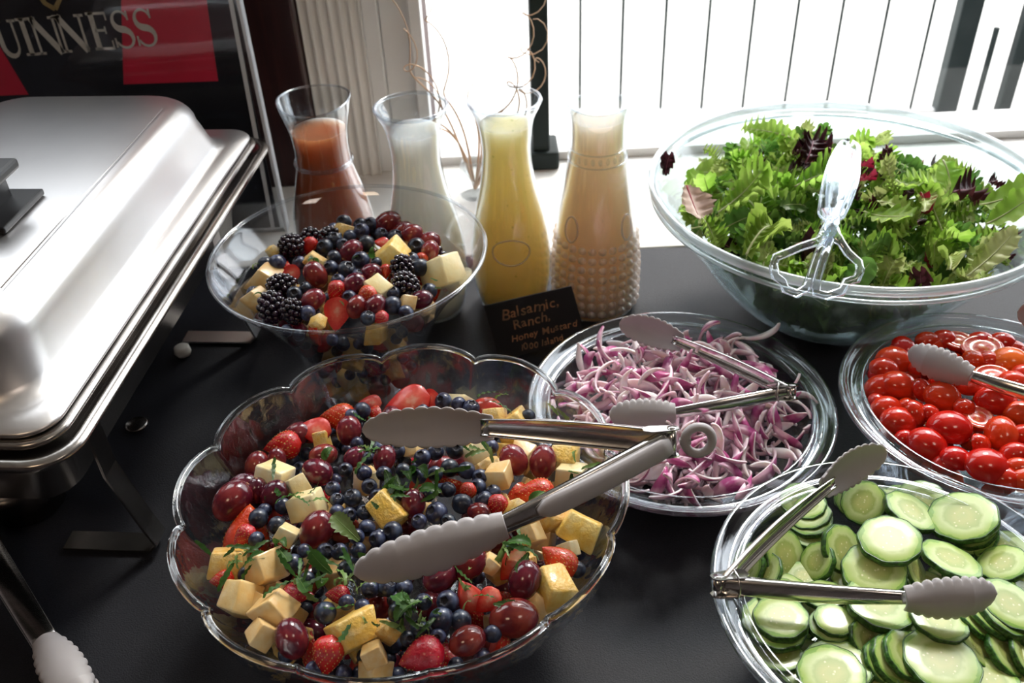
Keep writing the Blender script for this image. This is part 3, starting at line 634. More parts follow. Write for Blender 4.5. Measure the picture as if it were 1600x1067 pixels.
# ------------------------------------------------------------------ carafes
def carafe(label, x, y, prof, liquid, lz, rimr=.002, extra=None, pinch=0, top=None, lname='dressing', llabel=None):
    c = thing('carafe', label, 'carafe', (x, y, T0))
    P = [Vector(p) for p in prof]
    body = bowl_prof(prof, .0013, 8)
    s = lathe(body, 72)
    zt = prof[-1][1]
    if pinch:
        v = []
        for p in s[0]:
            th = math.atan2(p[1], p[0]); k = max(0, (p[2] - (zt - .035)) / .035); k = k * k
            f = 1 + k * pinch * math.cos(2 * th); v.append((p[0] * f, p[1] * f, p[2] - k * abs(pinch) * .03 * math.cos(2 * (th + PI / 2)) * .8))
        s = (v, s[1])
    part('glass', s, 'carafe', c)
    # liquid inside
    out = []
    bp = bowl_prof(prof, 0, 8)
    pts = [p for p in bp[1:len(bp) // 2 + 1]]
    inn = [(max(r - .0017, 0), z) for r, z in pts if .006 < z < lz]
    part('liquid', lathe([(0, .006)] + inn + [(inn[-1][0], lz), (inn[-1][0] * .9, lz - .0008), (0, lz - .0010)], 56), liquid, c, llabel)
    rr, rz = prof[-1]
    if rimr:
        pts = []
        for k in range(72):
            th = 2 * PI * k / 72; f = 1 + pinch * math.cos(2 * th); pts.append(((rr - .001) * f * math.cos(th), (rr - .001) * f * math.sin(th), rz - abs(pinch) * .03 * math.cos(2 * (th + PI / 2)) * .8))
        part('rim', tube(pts, rimr, 8, True), 'rim', c)
    if extra: extra(c)
    return c
def br(c): part('neck_band', lathe(ringp(.0335, .186, .0022, .003), 56, True), 'rim', c, 'raised glass band')
carafe('carafe of brown balsamic dressing, first from the left, behind the smooth fruit bowl', -.214, 1.03, [(.040, 0), (.046, .004), (.050, .03), (.050, .09), (.047, .125), (.036, .17), (.0325, .186), (.0325, .215), (.036, .235), (.045, .262)], 'brown', .226, .0014, br, -.06, llabel='brown vinaigrette')
classic = [(.034, 0), (.041, .004), (.047, .03), (.049, .06), (.0475, .09), (.042, .125), (.033, .165), (.0285, .198), (.0285, .22), (.032, .245), (.0395, .262), (.041, .268)]
def medal(c):
    pts = [(.022 * math.cos(a), 0, .098 + .016 * math.sin(a)) for a in [2 * PI * k / 40 for k in range(40)]]
    pp_ = []
    for px__, _, pz in pts:
        rr_ = np.interp(pz, [q[1] for q in classic], [q[0] for q in classic]) + .0006
        pp_.append((px__, -math.sqrt(max(rr_ ** 2 - px__ ** 2, 1e-6)), pz))
    part('medallion', tube(pp_, .0011, 6, True), 'stud', c, 'oval moulded ring on the glass')
carafe('carafe of white ranch dressing, between the brown and the yellow one', -.099, .982, classic, 'white', .241, .0024, medal, llabel='white creamy dressing')
carafe('carafe of yellow honey mustard dressing behind the black card', .004, .988, classic, 'yellow', .241, .0024, medal, llabel='speckled yellow dressing')
pprof = [(.046, 0), (.051, .004), (.0515, .03), (.0515, .06), (.049, .09), (.0455, .125), (.039, .165), (.0325, .203), (.0305, .215), (.0305, .245), (.0325, .262)]
def hob(c):
    ico = lathe([(0, .0046), (.0034, .0034), (.0054, 0)], 8); S = []
    for r_ in range(8):
        z = .012 + r_ * .0125; rad_ = np.interp(z, [q[1] for q in pprof], [q[0] for q in pprof])
        for k in range(25):
            a = 2 * PI * k / 25; S.append(move(ico, (rad_ * math.cos(a), rad_ * math.sin(a), z), Matrix.Rotation(a, 3, 'Z') @ Matrix.Rotation(PI / 2, 3, 'Y')))
    h = part('hobnails', join(*S), 'stud', c, 'rows of small raised glass studs'); h['kind'] = 'stuff'
    S = []; bead = lathe([(0, .0022), (.0016, .0015), (.0024, 0)], 8)
    for k in range(24): a = 2 * PI * k / 24; S.append(move(bead, (.0325 * math.cos(a), .0325 * math.sin(a), .206), Matrix.Rotation(a, 3, 'Z') @ Matrix.Rotation(PI / 2, 3, 'Y') @ Matrix.Diagonal((2.0, 1, 1)).to_3x3()))
    part('bead_band', join(*S, lathe(ringp(.0335, .1985, .001, .001), 48, True), lathe(ringp(.0322, .2135, .001, .001), 48, True)), 'rim', c, 'band of moulded beads round the neck')
    for a0 in (-.25 * PI, -.75 * PI, .25 * PI, .75 * PI):
        pts = []
        for k in range(24):
            b = 2 * PI * k / 24; z = .123 + .016 * math.sin(b); a = a0 + .20 * math.cos(b); rad_ = np.interp(z, [q[1] for q in pprof], [q[0] for q in pprof]) + .0005; pts.append((rad_ * math.cos(a), rad_ * math.sin(a), z))
        part('medallion', tube(pts, .0013, 6, True), 'stud', c, 'oval moulded ring')
carafe('studded carafe of peach coloured dressing, last on the right behind the onions', .1075, .98, pprof, 'peach', .246, .0012, hob, .10, llabel='peach pink creamy dressing')

# ------------------------------------------------------------------ black card
TL, TR_, BR = aty(757, 487, .885), aty(893, 456, .885), aty(912, 530, .865)
cx = Vector(TL); xa = (TR_ - TL); Wd = xa.length; xa.normalize(); za = Vector((0, .30, 1)); za = (za - xa * za.dot(xa)).normalized(); ya = za.cross(xa) * 1
hgt_ = .068
bl = TL - za * hgt_; low = min(bl.z, (TR_ - za * hgt_).z); sh_ = T0 - low
base = Vector((bl.x, bl.y, bl.z + max(0, T0 + .001 - bl.z)))
cdT = thing('menu_card', 'black tent card with copper handwriting leaning against the yellow carafe', 'card', base)
Rm = Matrix((xa, ya, za)).transposed(); cdT.rotation_euler = Rm.to_euler()
part('front_panel', box(0, Wd, -.0006, .0006, 0, hgt_), 'card', cdT, smooth=False)
part('back_panel', ([(0, .001, hgt_), (Wd, .001, hgt_), (Wd, .030, .012), (0, .030, .012), (0, .0022, hgt_), (Wd, .0022, hgt_), (Wd, .0312, .012), (0, .0312, .012)], [(0, 1, 2, 3), (7, 6, 5, 4), (0, 4, 5, 1), (1, 5, 6, 2), (2, 6, 7, 3), (3, 7, 4, 0)]), 'card', cdT, smooth=False)
rng = random.Random(2)
def txt(st, x, z, size):      # each letter set by hand: small turns and shifts
    S = []; cx_ = x
    for c in st:
        if c == ' ': cx_ += size * .30; continue
        fc = bpy.data.curves.new('letter', 'FONT'); fc.body = c; fc.size = size * rng.uniform(.95, 1.12); fc.shear = .12; fc.extrude = .0002; fc.offset = .00012; fc.resolution_u = 3
        o = bpy.data.objects.new('letter', fc); me = bpy.data.meshes.new_from_object(o); v = [tuple(q.co) for q in me.vertices]; f = [tuple(q.vertices) for q in me.polygons]
        wd = max(q[0] for q in v) - min(0, min(q[0] for q in v)); a = rng.uniform(-.10, .16)
        S.append(move((v, f), (cx_, -.0009, z + rng.uniform(-.0006, .0006) + (cx_ - x) * .03), Matrix.Rotation(a, 3, 'Y') @ Matrix.Rotation(PI / 2, 3, 'X'))); cx_ += wd * .98 + size * .03
        bpy.data.objects.remove(o); bpy.data.curves.remove(fc); bpy.data.meshes.remove(me)
    part('lettering', join(*S), 'chalk', cdT, 'copper handwriting', smooth=False)
txt('Balsamic,', .015, hgt_ - .021, .0170); txt('Ranch,', .026, hgt_ - .035, .0150); txt('Honey Mustard', .020, hgt_ - .050, .0112); txt('1000 Island', .027, hgt_ - .063, .0108)

# ------------------------------------------------------------------ food helpers
def unit_mesh(name, s, m, **k): return mesh(name, s, m, **k)
def rnd_rot(rng): return Euler((rng.uniform(0, 6.28), rng.uniform(0, 6.28), rng.uniform(0, 6.28)))
blue_me = unit_mesh('blueberry', lathe([(0, -.93), (.35, -.88), (.68, -.68), (.92, -.35), (1.0, 0), (.95, .35), (.76, .64), (.52, .80), (.40, .84), (.36, .82), (.26, .70), (0, .66)], 18), 'blueberry')
pts = []
for k in range(10): a = 2 * PI * k / 10; rr_ = .46 if k % 2 == 0 else .33; pts.append((rr_ * math.cos(a), rr_ * math.sin(a), .93 if k % 2 == 0 else .80))
caly_me = unit_mesh('calyx', (pts + [(.24 * math.cos(2 * PI * k / 10), .24 * math.sin(2 * PI * k / 10), .70) for k in range(10)], [(k, (k + 1) % 10, 10 + (k + 1) % 10, 10 + k) for k in range(10)] + [tuple(range(10, 20))]), 'calyx', smooth=False)
def ell(n=20, m=12, ex=1.28, flat=1): return lathe([(math.sin(PI * i / m) * (1 - .04 * math.cos(PI * i / m)), -ex * math.cos(PI * i / m)) for i in range(m + 1)], n)
grape_me = unit_mesh('grape', ell(), 'grape'); rgrape_me = unit_mesh('grape', ell(), 'redgrape')
scar_me = unit_mesh('stem_scar', lathe([(0, 1.27), (.09, 1.285), (.13, 1.25)], 10), 'scar')
ico = bmesh.new(); bmesh.ops.create_icosphere(ico, subdivisions=1, radius=1); icoV = [tuple(v.co) for v in ico.verts]; icoF = [tuple(v.index for v in f.verts) for f in ico.faces]; ico.free()
ico2 = bmesh.new(); bmesh.ops.create_icosphere(ico2, subdivisions=2, radius=1); ico2V = [tuple(v.co) for v in ico2.verts]; ico2F = [tuple(v.index for v in f.verts) for f in ico2.faces]; ico2.free()
S = [(([(x * .8, y * .8, z * 1.0) for x, y, z in icoV]), icoF)]; N_ = 54
for k in range(N_):
    z = 1 - 2 * (k + .5) / N_; r = math.sqrt(1 - z * z); a = k * 2.39996; S.append(([(x * .235 + r * math.cos(a) * .82, y * .235 + r * math.sin(a) * .82, zz * .235 + z * 1.08) for x, y, zz in ico2V], ico2F))
black_me = unit_mesh('blackberry', join(*S), 'blackberry')
def chunk_mesh(name, m, seed, dims, round_=.18, taper=.25):
    rng = random.Random(seed); V, Fc = box(-dims[0], dims[0], -dims[1], dims[1], -dims[2], dims[2])
    V = [(x * (1 - taper * rng.random() * (z > 0)) + rng.uniform(-.12, .12), y * (1 - taper * rng.random() * (z > 0)) + rng.uniform(-.12, .12), z + rng.uniform(-.12, .12)) for x, y, z in V]
    me = bpy.data.meshes.new(name); me.from_pydata(V, [], Fc); bm = bmesh.new(); bm.from_mesh(me)
    bmesh.ops.bevel(bm, geom=bm.edges[:], offset=round_, segments=2, affect='EDGES', profile=.6)
    bmesh.ops.triangulate(bm, faces=bm.faces); bmesh.ops.subdivide_edges(bm, edges=[e for e in bm.edges if e.calc_length() > .5], cuts=1, use_grid_fill=True); bmesh.ops.triangulate(bm, faces=bm.faces)
    for v in bm.verts: v.co += .05 * Vector((noise.noise(v.co * 2 + Vector((seed, 0, 0))), noise.noise(v.co * 2 + Vector((0, seed, 0))), noise.noise(v.co * 2 + Vector((0, 0, seed)))))
    fixn(bm); bm.to_mesh(me); bm.free(); me.materials.append(MT[m]); me.polygons.foreach_set('use_smooth', [True] * len(me.polygons)); return me
pine_me = [chunk_mesh('pineapple_chunk', 'pineapple', s, d, .14, .45) for s, d in ((1, (1, .75, .7)), (2, (1.15, .8, .55)), (3, (.95, .9, .6)), (9, (1.2, .6, .6)))]
melo_me = [chunk_mesh('melon_cube', 'melon', s, d, .13, .2) for s, d in ((4, (.85, .8, .75)), (5, (.9, .75, .8)), (6, (1.0, .75, .7)))]
pale_me = [chunk_mesh('melon_cube', 'melonpale', s, d, .13, .3) for s, d in ((7, (.9, .8, .7)), (8, (1.0, .7, .65)))]
# strawberries: half berry with flat cut face and seeds
def sprof(u): return math.sin(PI * min(1, u ** .75)) ** .75 * (1 - .30 * u) * .92
def straw_half():
    rows = []; n, m = 14, 14
    for i in range(m + 1):
        u = i / m; z = 1.0 - 2.15 * u; r = sprof(u) if 0 < i < m else .02
        rows.append([(r * math.cos(PI * k / n), r * .92 * math.sin(PI * k / n), z) for k in range(n + 1)])
    return loft(rows, False, False), rows
sk, rows = straw_half()
cutV = [r[0] for r in rows] + [(0, -.035, r[0][2]) for r in rows] + [r[-1] for r in rows]; m_ = len(rows)
cutF = [(i, i + 1, m_ + i + 1, m_ + i) for i in range(m_ - 1)] + [(m_ + i, m_ + i + 1, 2 * m_ + i + 1, 2 * m_ + i) for i in range(m_ - 1)]
sh_skin = unit_mesh('strawberry_half', sk, 'strawberry'); sh_cut = unit_mesh('cut_face', (cutV, cutF), 'strawcut')
rng = random.Random(3); S = []
def seedshape(p, n_):
    n_ = Vector(n_).normalized(); q = n_.to_track_quat('Z', 'Y').to_matrix(); return move(([(-.022, -.04, 0), (.022, -.04, 0), (.03, .03, 0), (0, .06, 0), (-.03, .03, 0), (0, 0, .025)], [(0, 1, 5), (1, 2, 5), (2, 3, 5), (3, 4, 5), (4, 0, 5)]), p, q)
Sw = []
for i in range(2, 13):
    u = i / 14; r = sprof(u); z = 1 - 2.15 * u; cnt = max(3, int(r * 9))
    for k in range(cnt):
        a = PI * (k + (.5 if i % 2 else .25)) / cnt; p = (r * math.cos(a), r * .92 * math.sin(a), z); S.append(seedshape(p, (math.cos(a), math.sin(a), .1))); Sw.append(S[-1]); Sw.append(seedshape((p[0], -p[1], z), (math.cos(a), -math.sin(a), .1)))
seed_me = unit_mesh('seeds', join(*S), 'seed', smooth=False)
whole_me = unit_mesh('strawberry', lathe([(sprof(i / 14) if 0 < i < 14 else 0, 1 - 2.15 * i / 14) for i in range(15)], 24), 'strawberry'); seedw_me = unit_mesh('seeds', join(*Sw), 'seed', smooth=False)
# strawberry slice: thin wedge
def slice_shape():
    outl = [(sprof(u / 12) if 0 < u < 12 else .03, 1 - 2.15 * u / 12) for u in range(13)]; P = outl + [(-x, z) for x, z in outl[::-1]]
    return loft([[(x * .9, -.14, z) for x, z in P], [(x, -.06, z) for x, z in P], [(x, .06, z) for x, z in P], [(x * .9, .14, z) for x, z in P]])
slice_me = unit_mesh('strawberry_slice', slice_shape(), 'strawcut', smooth=True)
def edge_shape():
    outl = [(sprof(u / 12) if 0 < u < 12 else .03, 1 - 2.15 * u / 12) for u in range(13)]; P = outl + [(-x, z) for x, z in outl[::-1]]
    return loft([[(x * 1.01, -.085, z * 1.01) for x, z in P], [(x * 1.03, 0, z * 1.02) for x, z in P], [(x * 1.01, .085, z * 1.01) for x, z in P]], True, False)
sedge_me = unit_mesh('skin_edge', edge_shape(), 'strawberry')

def leaf_shape(L, W, lobes=0, ld=.5, curl=.6, ruffle=.1, seed=0, ns=22, nw=6, cup=.3, tipw=1.0, neck=.12):
    rng = random.Random(seed); rows = []; ph = rng.uniform(0, 6); ang = 0; p = Vector((0, 0, 0)); ds = L / ns; tw_ = rng.uniform(-.5, .5)
    for i in range(ns + 1):
        s = i / ns; ang += curl / ns * (1 + .8 * math.sin(s * 5 + ph)); d = Vector((math.cos(ang), 0, -math.sin(ang) + .25 * (1 - s)))
        if i: p = p + d * ds
        base_ = neck + (1 - neck) * math.sin(PI * min(1, s ** 1.25 * .93 + .02)) ** .8 * tipw
        if s > .93: base_ *= 1 - (s - .93) / .075 * .8
        if lobes: base_ *= 1 - ld * (.5 + .5 * math.cos(2 * PI * lobes * s + .6 * math.sin(9 * s + ph))) * min(1, s * 3)
        hw = W / 2 * base_; row = []
        for k in range(nw + 1):
            t = -1 + 2 * k / nw; hh = hw * (1 if t < 0 else (1 + .15 * math.sin(i * 2.1 + ph)))
            z = cup * hw * t * t + ruffle * W * abs(t) ** 1.5 * math.sin(2 * PI * (lobes or 4) * s * 1.1 + (1.7 if t > 0 else 0) + ph)
            row.append((p.x - abs(t) * hh * .0 + (abs(t) * hh * .35 if lobes else 0), t * hh + .06 * L * math.sin(s * 3 + ph) * tw_ * 2, p.z + z))
        rows.append(row)
    return rows
def leaf_mesh(name, m, th=.0004, **k):
    rows = leaf_shape(**k); v, f = loft(rows, False, False); return mesh(name, (v, f), m), rows
def rib_mesh(rows, m, r0=.0012, frac=.9, name='midrib'):
    nw = len(rows[0]) // 2; n = int(len(rows) * frac); pts = [Vector(r[nw]) + Vector((0, 0, r0 * .2)) for r in rows[:n]]; return mesh(name, tube(pts, [r0 * (1.25 - k / n) for k in range(n)], 6, flat=.6), m)
mint_me = []
for i in range(4):
    me, rw = leaf_mesh('mint_leaf', 'mint' if i < 3 else 'mintlight', L=.022, W=.011, lobes=9, ld=.18, curl=[.8, -.6, 1.4, .5][i], ruffle=.06, seed=i, ns=18, nw=4); mint_me.append((me, rib_mesh(rw, 'mintlight', .0003)))
shred_me = [leaf_mesh('mint_shred', 'mint' if i % 3 else 'mintlight', L=.016, W=.0032, lobes=4, ld=.35, curl=[1.5, -1.2, .5, 2.4][i], ruffle=.2, seed=10 + i, ns=12, nw=2)[0] for i in range(4)]

# direction words + rank -> one label for one thing
ORD = ['nearest', 'second nearest', 'third nearest', 'fourth nearest', 'fifth nearest', 'sixth nearest', 'seventh nearest', 'eighth nearest', 'ninth nearest', 'tenth nearest', 'eleventh nearest', 'twelfth nearest', 'thirteenth nearest', 'fourteenth nearest', 'fifteenth nearest', 'sixteenth nearest', 'seventeenth nearest', 'eighteenth nearest', 'nineteenth nearest', 'twentieth nearest'] + ['twenty-%s nearest' % w_ for w_ in 'first second third fourth fifth sixth seventh eighth ninth'.split()]
def auto_label(items, marks):     # items: (obj, noun, x, y); marks: (phrase, x, y) in plan view
    buckets = {}
    for o, noun, x, y in items:
        b = min(marks, key=lambda m: (m[1] - x) ** 2 + (m[2] - y) ** 2); dx, dy = x - b[1], y - b[2]
        d = ('right of' if dx > 0 else 'left of') if abs(dx) > abs(dy) else ('behind' if dy > 0 else 'in front of')
        buckets.setdefault((noun, b[0], d), []).append((dx * dx + dy * dy, o))
    for (noun, ph, d), L in buckets.items():
        L.sort(key=lambda t: t[0])
        for i, (_, o) in enumerate(L): o['label'] = (f'{noun}, {ORD[i]} {d} {ph}' if len(L) > 1 else f'{noun} {d} {ph}')

def add_fruit(kind, p, r, rot, rng, group, variant=0, kids=True):
    if kind == 'blueberry':
        o = obj('blueberry', blue_me, None, p, rot, r)
        if kids: obj('calyx', caly_me, o)
        c = 'blueberry'
    elif kind in ('grape', 'redgrape'):
        o = obj('grape', grape_me if kind == 'grape' else rgrape_me, None, p, rot, r)
        if kids: obj('stem_scar', scar_me, o)
        c = 'grape'
    elif kind == 'blackberry': o = obj('blackberry', black_me, None, p, rot, r); c = 'blackberry'
    elif kind == 'pineapple': o = obj('pineapple_chunk', pine_me[variant % 4], None, p, rot, r); c = 'pineapple'
    elif kind == 'melon': o = obj('melon_cube', melo_me[variant % 3], None, p, rot, r); c = 'melon'
    elif kind == 'palemelon': o = obj('melon_cube', pale_me[variant % 2], None, p, rot, r); c = 'melon'
    elif kind == 'strawberry': o = obj('strawberry', whole_me, None, p, rot, r); sd = obj('seeds', seedw_me, o); c = 'strawberry'
    elif kind == 'strawhalf': o = obj('strawberry_half', sh_skin, None, p, rot, r); obj('cut_face', sh_cut, o); obj('seeds', seed_me, o); c = 'strawberry'
    elif kind == 'strawslice': o = obj('strawberry_slice', slice_me, None, p, rot, r); obj('skin_edge', sedge_me, o); c = 'strawberry'
    tag(o, kind, c, group); return o
NOUN = {'blueberry': 'dark blueberry', 'grape': 'dark red grape', 'redgrape': 'bright red grape', 'blackberry': 'glossy blackberry', 'pineapple': 'pineapple chunk', 'melon': 'orange melon cube', 'palemelon': 'pale melon cube', 'strawberry': 'whole strawberry', 'strawhalf': 'halved strawberry', 'strawslice': 'sliced strawberry'}
RAD = {'blueberry': 1.0, 'grape': 1.12, 'redgrape': 1.12, 'blackberry': 1.0, 'pineapple': .9, 'melon': .9, 'palemelon': .9, 'strawberry': .95, 'strawhalf': .65, 'strawslice': .4}
def image_rot(rng, roll_deg=None, face=False):
    # object z axis along a direction in the picture plane (roll 0 = upwards), y towards the camera
    a = math.radians(roll_deg if roll_deg is not None else rng.uniform(0, 360)); z = (-DN * math.cos(a) + RT * math.sin(a)); y = -fwd
    return z, y
def basis_rot(z, y, tilt=0):
    z = z.normalized(); y = (y - z * y.dot(z)).normalized(); x = y.cross(z); m = Matrix((x, y, z)).transposed(); return m.to_euler()

def visible(p, r, others):       # does any viewpoint around the photographer's see a part of this piece?
    for dx in (0, -.35, .35):
        c = Vector((dx, 0, CAMH)); d = (c - p); L_ = d.length; d.normalize(); u = d.orthogonal().normalized(); v = d.cross(u)
        for k in range(13):
            s_ = p + d * r * .3 + (u * math.cos(k * 1.047) + v * math.sin(k * 1.047)) * r * (0 if k == 12 else .45 if k < 6 else .85); hit = False
            for q, rq in others:
                w_ = q - s_; t = w_.dot(d)
                if t > 0 and (w_ - d * t).length < rq * .92 and q is not p: hit = True; break
            if not hit: return True
    return False
def fruit_fill(items, C, surf, wallr, zbase, gname, marks, nfill, seed, mix, bowlphrase):
    rng = random.Random(seed); P = []
    for it in items:
        kind, x, y, rp = it[:4]; roll = it[4] if len(it) > 4 else None; sgn = it[5] if len(it) > 5 else 1
        p = atsurf(x, y, surf); r = rp * pix(p)[2] / FPX * {'blueberry': 1.06, 'pineapple': 1.08, 'melon': 1.06, 'palemelon': 1.04}.get(kind, 1.04)
        P.append([kind, p, r, roll, sgn])
    for _ in range(40):                     # settle overlapping neighbours apart
        for i in range(len(P)):
            for j in range(i):
                d = P[i][1] - P[j][1]; m_ = .82 * (P[i][2] * RAD[P[i][0]] + P[j][2] * RAD[P[j][0]])
                if 1e-6 < d.length < m_:
                    u = d.normalized() * (m_ - d.length) * .25; u.z = u.z * 1.0 - 0; P[i][1] = P[i][1] + u; P[j][1] = P[j][1] - u
        for q in P:
            dx, dy = q[1].x - C[0], q[1].y - C[1]; rho = math.hypot(dx, dy); lim = wallr(q[1].z) - q[2] * .95
            if rho > lim: q[1].x = C[0] + dx / rho * lim; q[1].y = C[1] + dy / rho * lim
    out = []
    for kind, p, r, roll, sgn in P:
        if kind == 'blueberry' or kind == 'blackberry': rot = rnd_rot(rng) if kind == 'blackberry' or rng.random() < .5 else basis_rot(Vector((rng.uniform(-.8, .8), rng.uniform(-1, .3), 1)), Vector((1, .2, 0)))
        elif kind in ('pineapple', 'melon', 'palemelon'):
            rot = Euler((rng.uniform(-.75, .75), rng.uniform(-.75, .75), math.radians(-(roll or rng.uniform(0, 90)))))
        elif kind in ('grape', 'redgrape'):
            z, y = image_rot(rng, roll); rot = basis_rot(z + -fwd * rng.uniform(-.3, .5), y)
        else:
            z, y = image_rot(rng, roll); rot = basis_rot(z, (y * sgn + Vector((0, 0, .4 * sgn)) + RT * rng.uniform(-.3, .3)) if kind != 'strawslice' else (y * .7 + Vector((0, 0, .5))))
        o = add_fruit(kind, p, r, rot, rng, gname[0]); out.append((o, NOUN[kind] + ' in ' + bowlphrase, p.x, p.y))
        o['group'] = {'blueberry': 'blueberries', 'blackberry': 'blackberries', 'grape': 'grapes', 'redgrape': 'grapes', 'pineapple': 'pineapple chunks', 'melon': 'melon cubes', 'palemelon': 'melon cubes'}.get(kind, 'strawberries') + ' in the ' + bowlphrase
    auto_label(out, marks)
    # lower fruit seen in the gaps and through the glass
    n = 0; tries = 0; lower = []
    Q = [(p, r * RAD[k]) for k, p, r, _, _ in P]; names = {}
    while n < nfill and tries < 9000:
        tries += 1; kind = rng.choices(list(mix), list(mix.values()))[0]; r = {'blueberry': .0065, 'grape': .0105, 'pineapple': .012, 'melon': .012, 'strawhalf': .014, 'blackberry': .011}[kind] * rng.uniform(.9, 1.1)
        a = rng.uniform(0, 2 * PI); z = rng.uniform(max(zbase + r, .03), .165); rho = (wallr(z) - r) * math.sqrt(rng.random()) if rng.random() < .6 else wallr(z) - r * 1.05
        if rho < 0: continue
        p = Vector((C[0] + rho * math.cos(a), C[1] + rho * math.sin(a), z)); s_ = surf(p.x, p.y)
        if z > s_ - r * .5 or (z < s_ - .034 and (rho < wallr(z) - .03 or p.y > C[1])): continue
        if any((p - q).length < .80 * (r * RAD[kind] + rq) for q, rq in Q): continue
        Q.append((p, r * RAD[kind])); n += 1; lower.append((kind, p, r))
    low = []
    for kind, p, r in lower:
        if not visible(p, r * RAD[kind], Q): continue
        o = add_fruit(kind, p, r, rnd_rot(rng), rng, None, rng.randrange(9), kids=False); low.append((o, 'half buried ' + NOUN[kind], p.x, p.y))
        cat = {'blueberry': 'blueberries', 'grape': 'grapes', 'pineapple': 'pineapple chunks', 'melon': 'melon cubes', 'strawhalf': 'strawberries', 'blackberry': 'blackberries'}[kind]
        o['group'] = f'{cat} half buried in the {bowlphrase}'
    auto_label(low, marks)
    return out

# ---- big crystal bowl
WBT = [(.004 + .136 * (1 - math.cos(t * PI / 40)) ** .55, .062 + .115 * math.sin(t * PI / 40) ** 1.12 - .006 * (t / 20) ** 2 - .006) for t in range(21)]
def wr_big(z): return float(np.interp(z, [q[0] for q in WBT], [q[1] for q in WBT]))
surf_big = lambda x, y: .108 + .019 * max(0, 1 - ((x - BC[0]) ** 2 + (y - BC[1]) ** 2) / .155 ** 2)
B_ = 'blueberry'; G_ = 'grape'
big = [('strawberry', 322, 817, 42, 185), ('strawhalf', 440, 694, 27, 80, 1), ('strawslice', 492, 672, 25, 95), ('strawhalf', 522, 640, 26, 90, 1), ('strawslice', 578, 624, 16, 90), ('strawslice', 640, 628, 32, 75), ('strawhalf', 668, 624, 18, 60, -1),
 ('strawhalf', 513, 1022, 30, 10, 1), ('strawhalf', 530, 930, 18, 90, 1), ('strawberry', 662, 1014, 34, 70), ('strawslice', 733, 932, 24, 150), ('strawslice', 763, 938, 22, 45), ('strawslice', 803, 882, 26, 40), ('strawhalf', 873, 882, 30, 130, 1), ('strawhalf', 838, 772, 30, 90, 1), ('strawhalf', 732, 768, 16, 30, 1), ('strawhalf', 385, 838, 20, 45, 1), ('strawhalf', 318, 912, 18, 80, 1), ('strawhalf', 778, 792, 20, 20, 1),
 ('palemelon', 430, 745, 26, 30), ('palemelon', 466, 757, 19, 60), ('palemelon', 481, 788, 26, 5), ('pineapple', 603, 795, 30, 45), ('palemelon', 450, 835, 17, 20), ('pineapple', 340, 885, 29, -5), ('melon', 413, 888, 30, 25), ('melon', 356, 944, 31, 35), ('melon', 426, 957, 29, 30), ('melon', 405, 990, 24, 60), ('pineapple', 553, 984, 35, -35), ('melon', 583, 1022, 21, 0), ('pineapple', 606, 985, 19, 10),
 ('palemelon', 722, 618, 20, 0), ('pineapple', 822, 643, 26, -10), ('pineapple', 778, 652, 17, 20), ('palemelon', 742, 706, 19, 0), ('melon', 778, 744, 22, 15), ('pineapple', 884, 720, 23, 10), ('palemelon', 922, 726, 23, 20), ('pineapple', 800, 796, 18, 30), ('melon', 829, 836, 20, 10), ('pineapple', 866, 808, 24, -30), ('pineapple', 903, 824, 31, 20), ('pineapple', 860, 908, 32, 70), ('palemelon', 889, 858, 15, 20), ('melon', 760, 880, 16, 0), ('melon', 640, 700, 16, 0),
 ('redgrape', 769, 618, 20, 90), (G_, 363, 758, 20, 70), (G_, 395, 727, 19, 10), (G_, 433, 717, 14, 0), (G_, 368, 800, 27, 40), (G_, 427, 780, 21, 30), (G_, 400, 768, 17, 0), (G_, 496, 737, 20, 110), (G_, 505, 711, 17, 80), (G_, 545, 673, 19, 10), (G_, 452, 670, 18, 60), (G_, 495, 828, 25, 30), (G_, 643, 788, 19, 0), (G_, 803, 719, 21, -30), (G_, 849, 722, 21, 10), (G_, 748, 800, 15, 90), (G_, 730, 880, 27, 70), (G_, 830, 908, 25, 20), (G_, 456, 998, 25, -20), (G_, 803, 966, 30, 85), (G_, 730, 1001, 23, 70), (G_, 601, 716, 17, 20), (G_, 558, 715, 15, 50), (G_, 905, 770, 18, 40), (G_, 690, 900, 22, 60)]
for x, y, r in [(566, 641, 13), (549, 650, 11), (696, 627, 13), (719, 631, 12), (742, 637, 13), (817, 653, 11), (594, 702, 13), (625, 704, 12), (540, 734, 11), (569, 739, 12), (571, 716, 10), (600, 740, 12), (520, 764, 12), (527, 781, 11), (551, 778, 14), (527, 800, 12), (400, 812, 15), (441, 790, 13), (433, 821, 14), (398, 843, 13), (459, 881, 15), (508, 862, 13), (530, 862, 13), (611, 761, 14), (577, 760, 12), (573, 800, 12), (573, 825, 13), (614, 830, 15), (638, 852, 12), (683, 802, 17), (604, 860, 12), (722, 787, 16), (757, 781, 14), (745, 762, 13), (703, 731, 14), (729, 735, 14), (660, 715, 13), (680, 706, 13), (711, 703, 14), (700, 765, 12), (657, 848, 13), (590, 842, 13), (558, 838, 12), (545, 805, 12), (578, 920, 14), (605, 918, 14), (632, 918, 13), (508, 957, 17), (566, 948, 12), (690, 968, 19), (655, 985, 14), (700, 940, 17), (662, 940, 13), (770, 816, 12), (500, 888, 12), (540, 890, 13), (480, 905, 12), (630, 735, 12), (655, 745, 12), (680, 740, 12), (668, 772, 12), (700, 815, 12), (730, 826, 12), (590, 775, 11), (625, 775, 10), (655, 815, 12), (720, 970, 16), (620, 955, 14), (540, 940, 12), (560, 860, 12), (475, 860, 11), (415, 795, 11), (750, 745, 12), (585, 890, 12), (770, 770, 12), (640, 1000, 12), (770, 990, 14), (680, 1000, 12)]: big.append((B_, x, y, r))
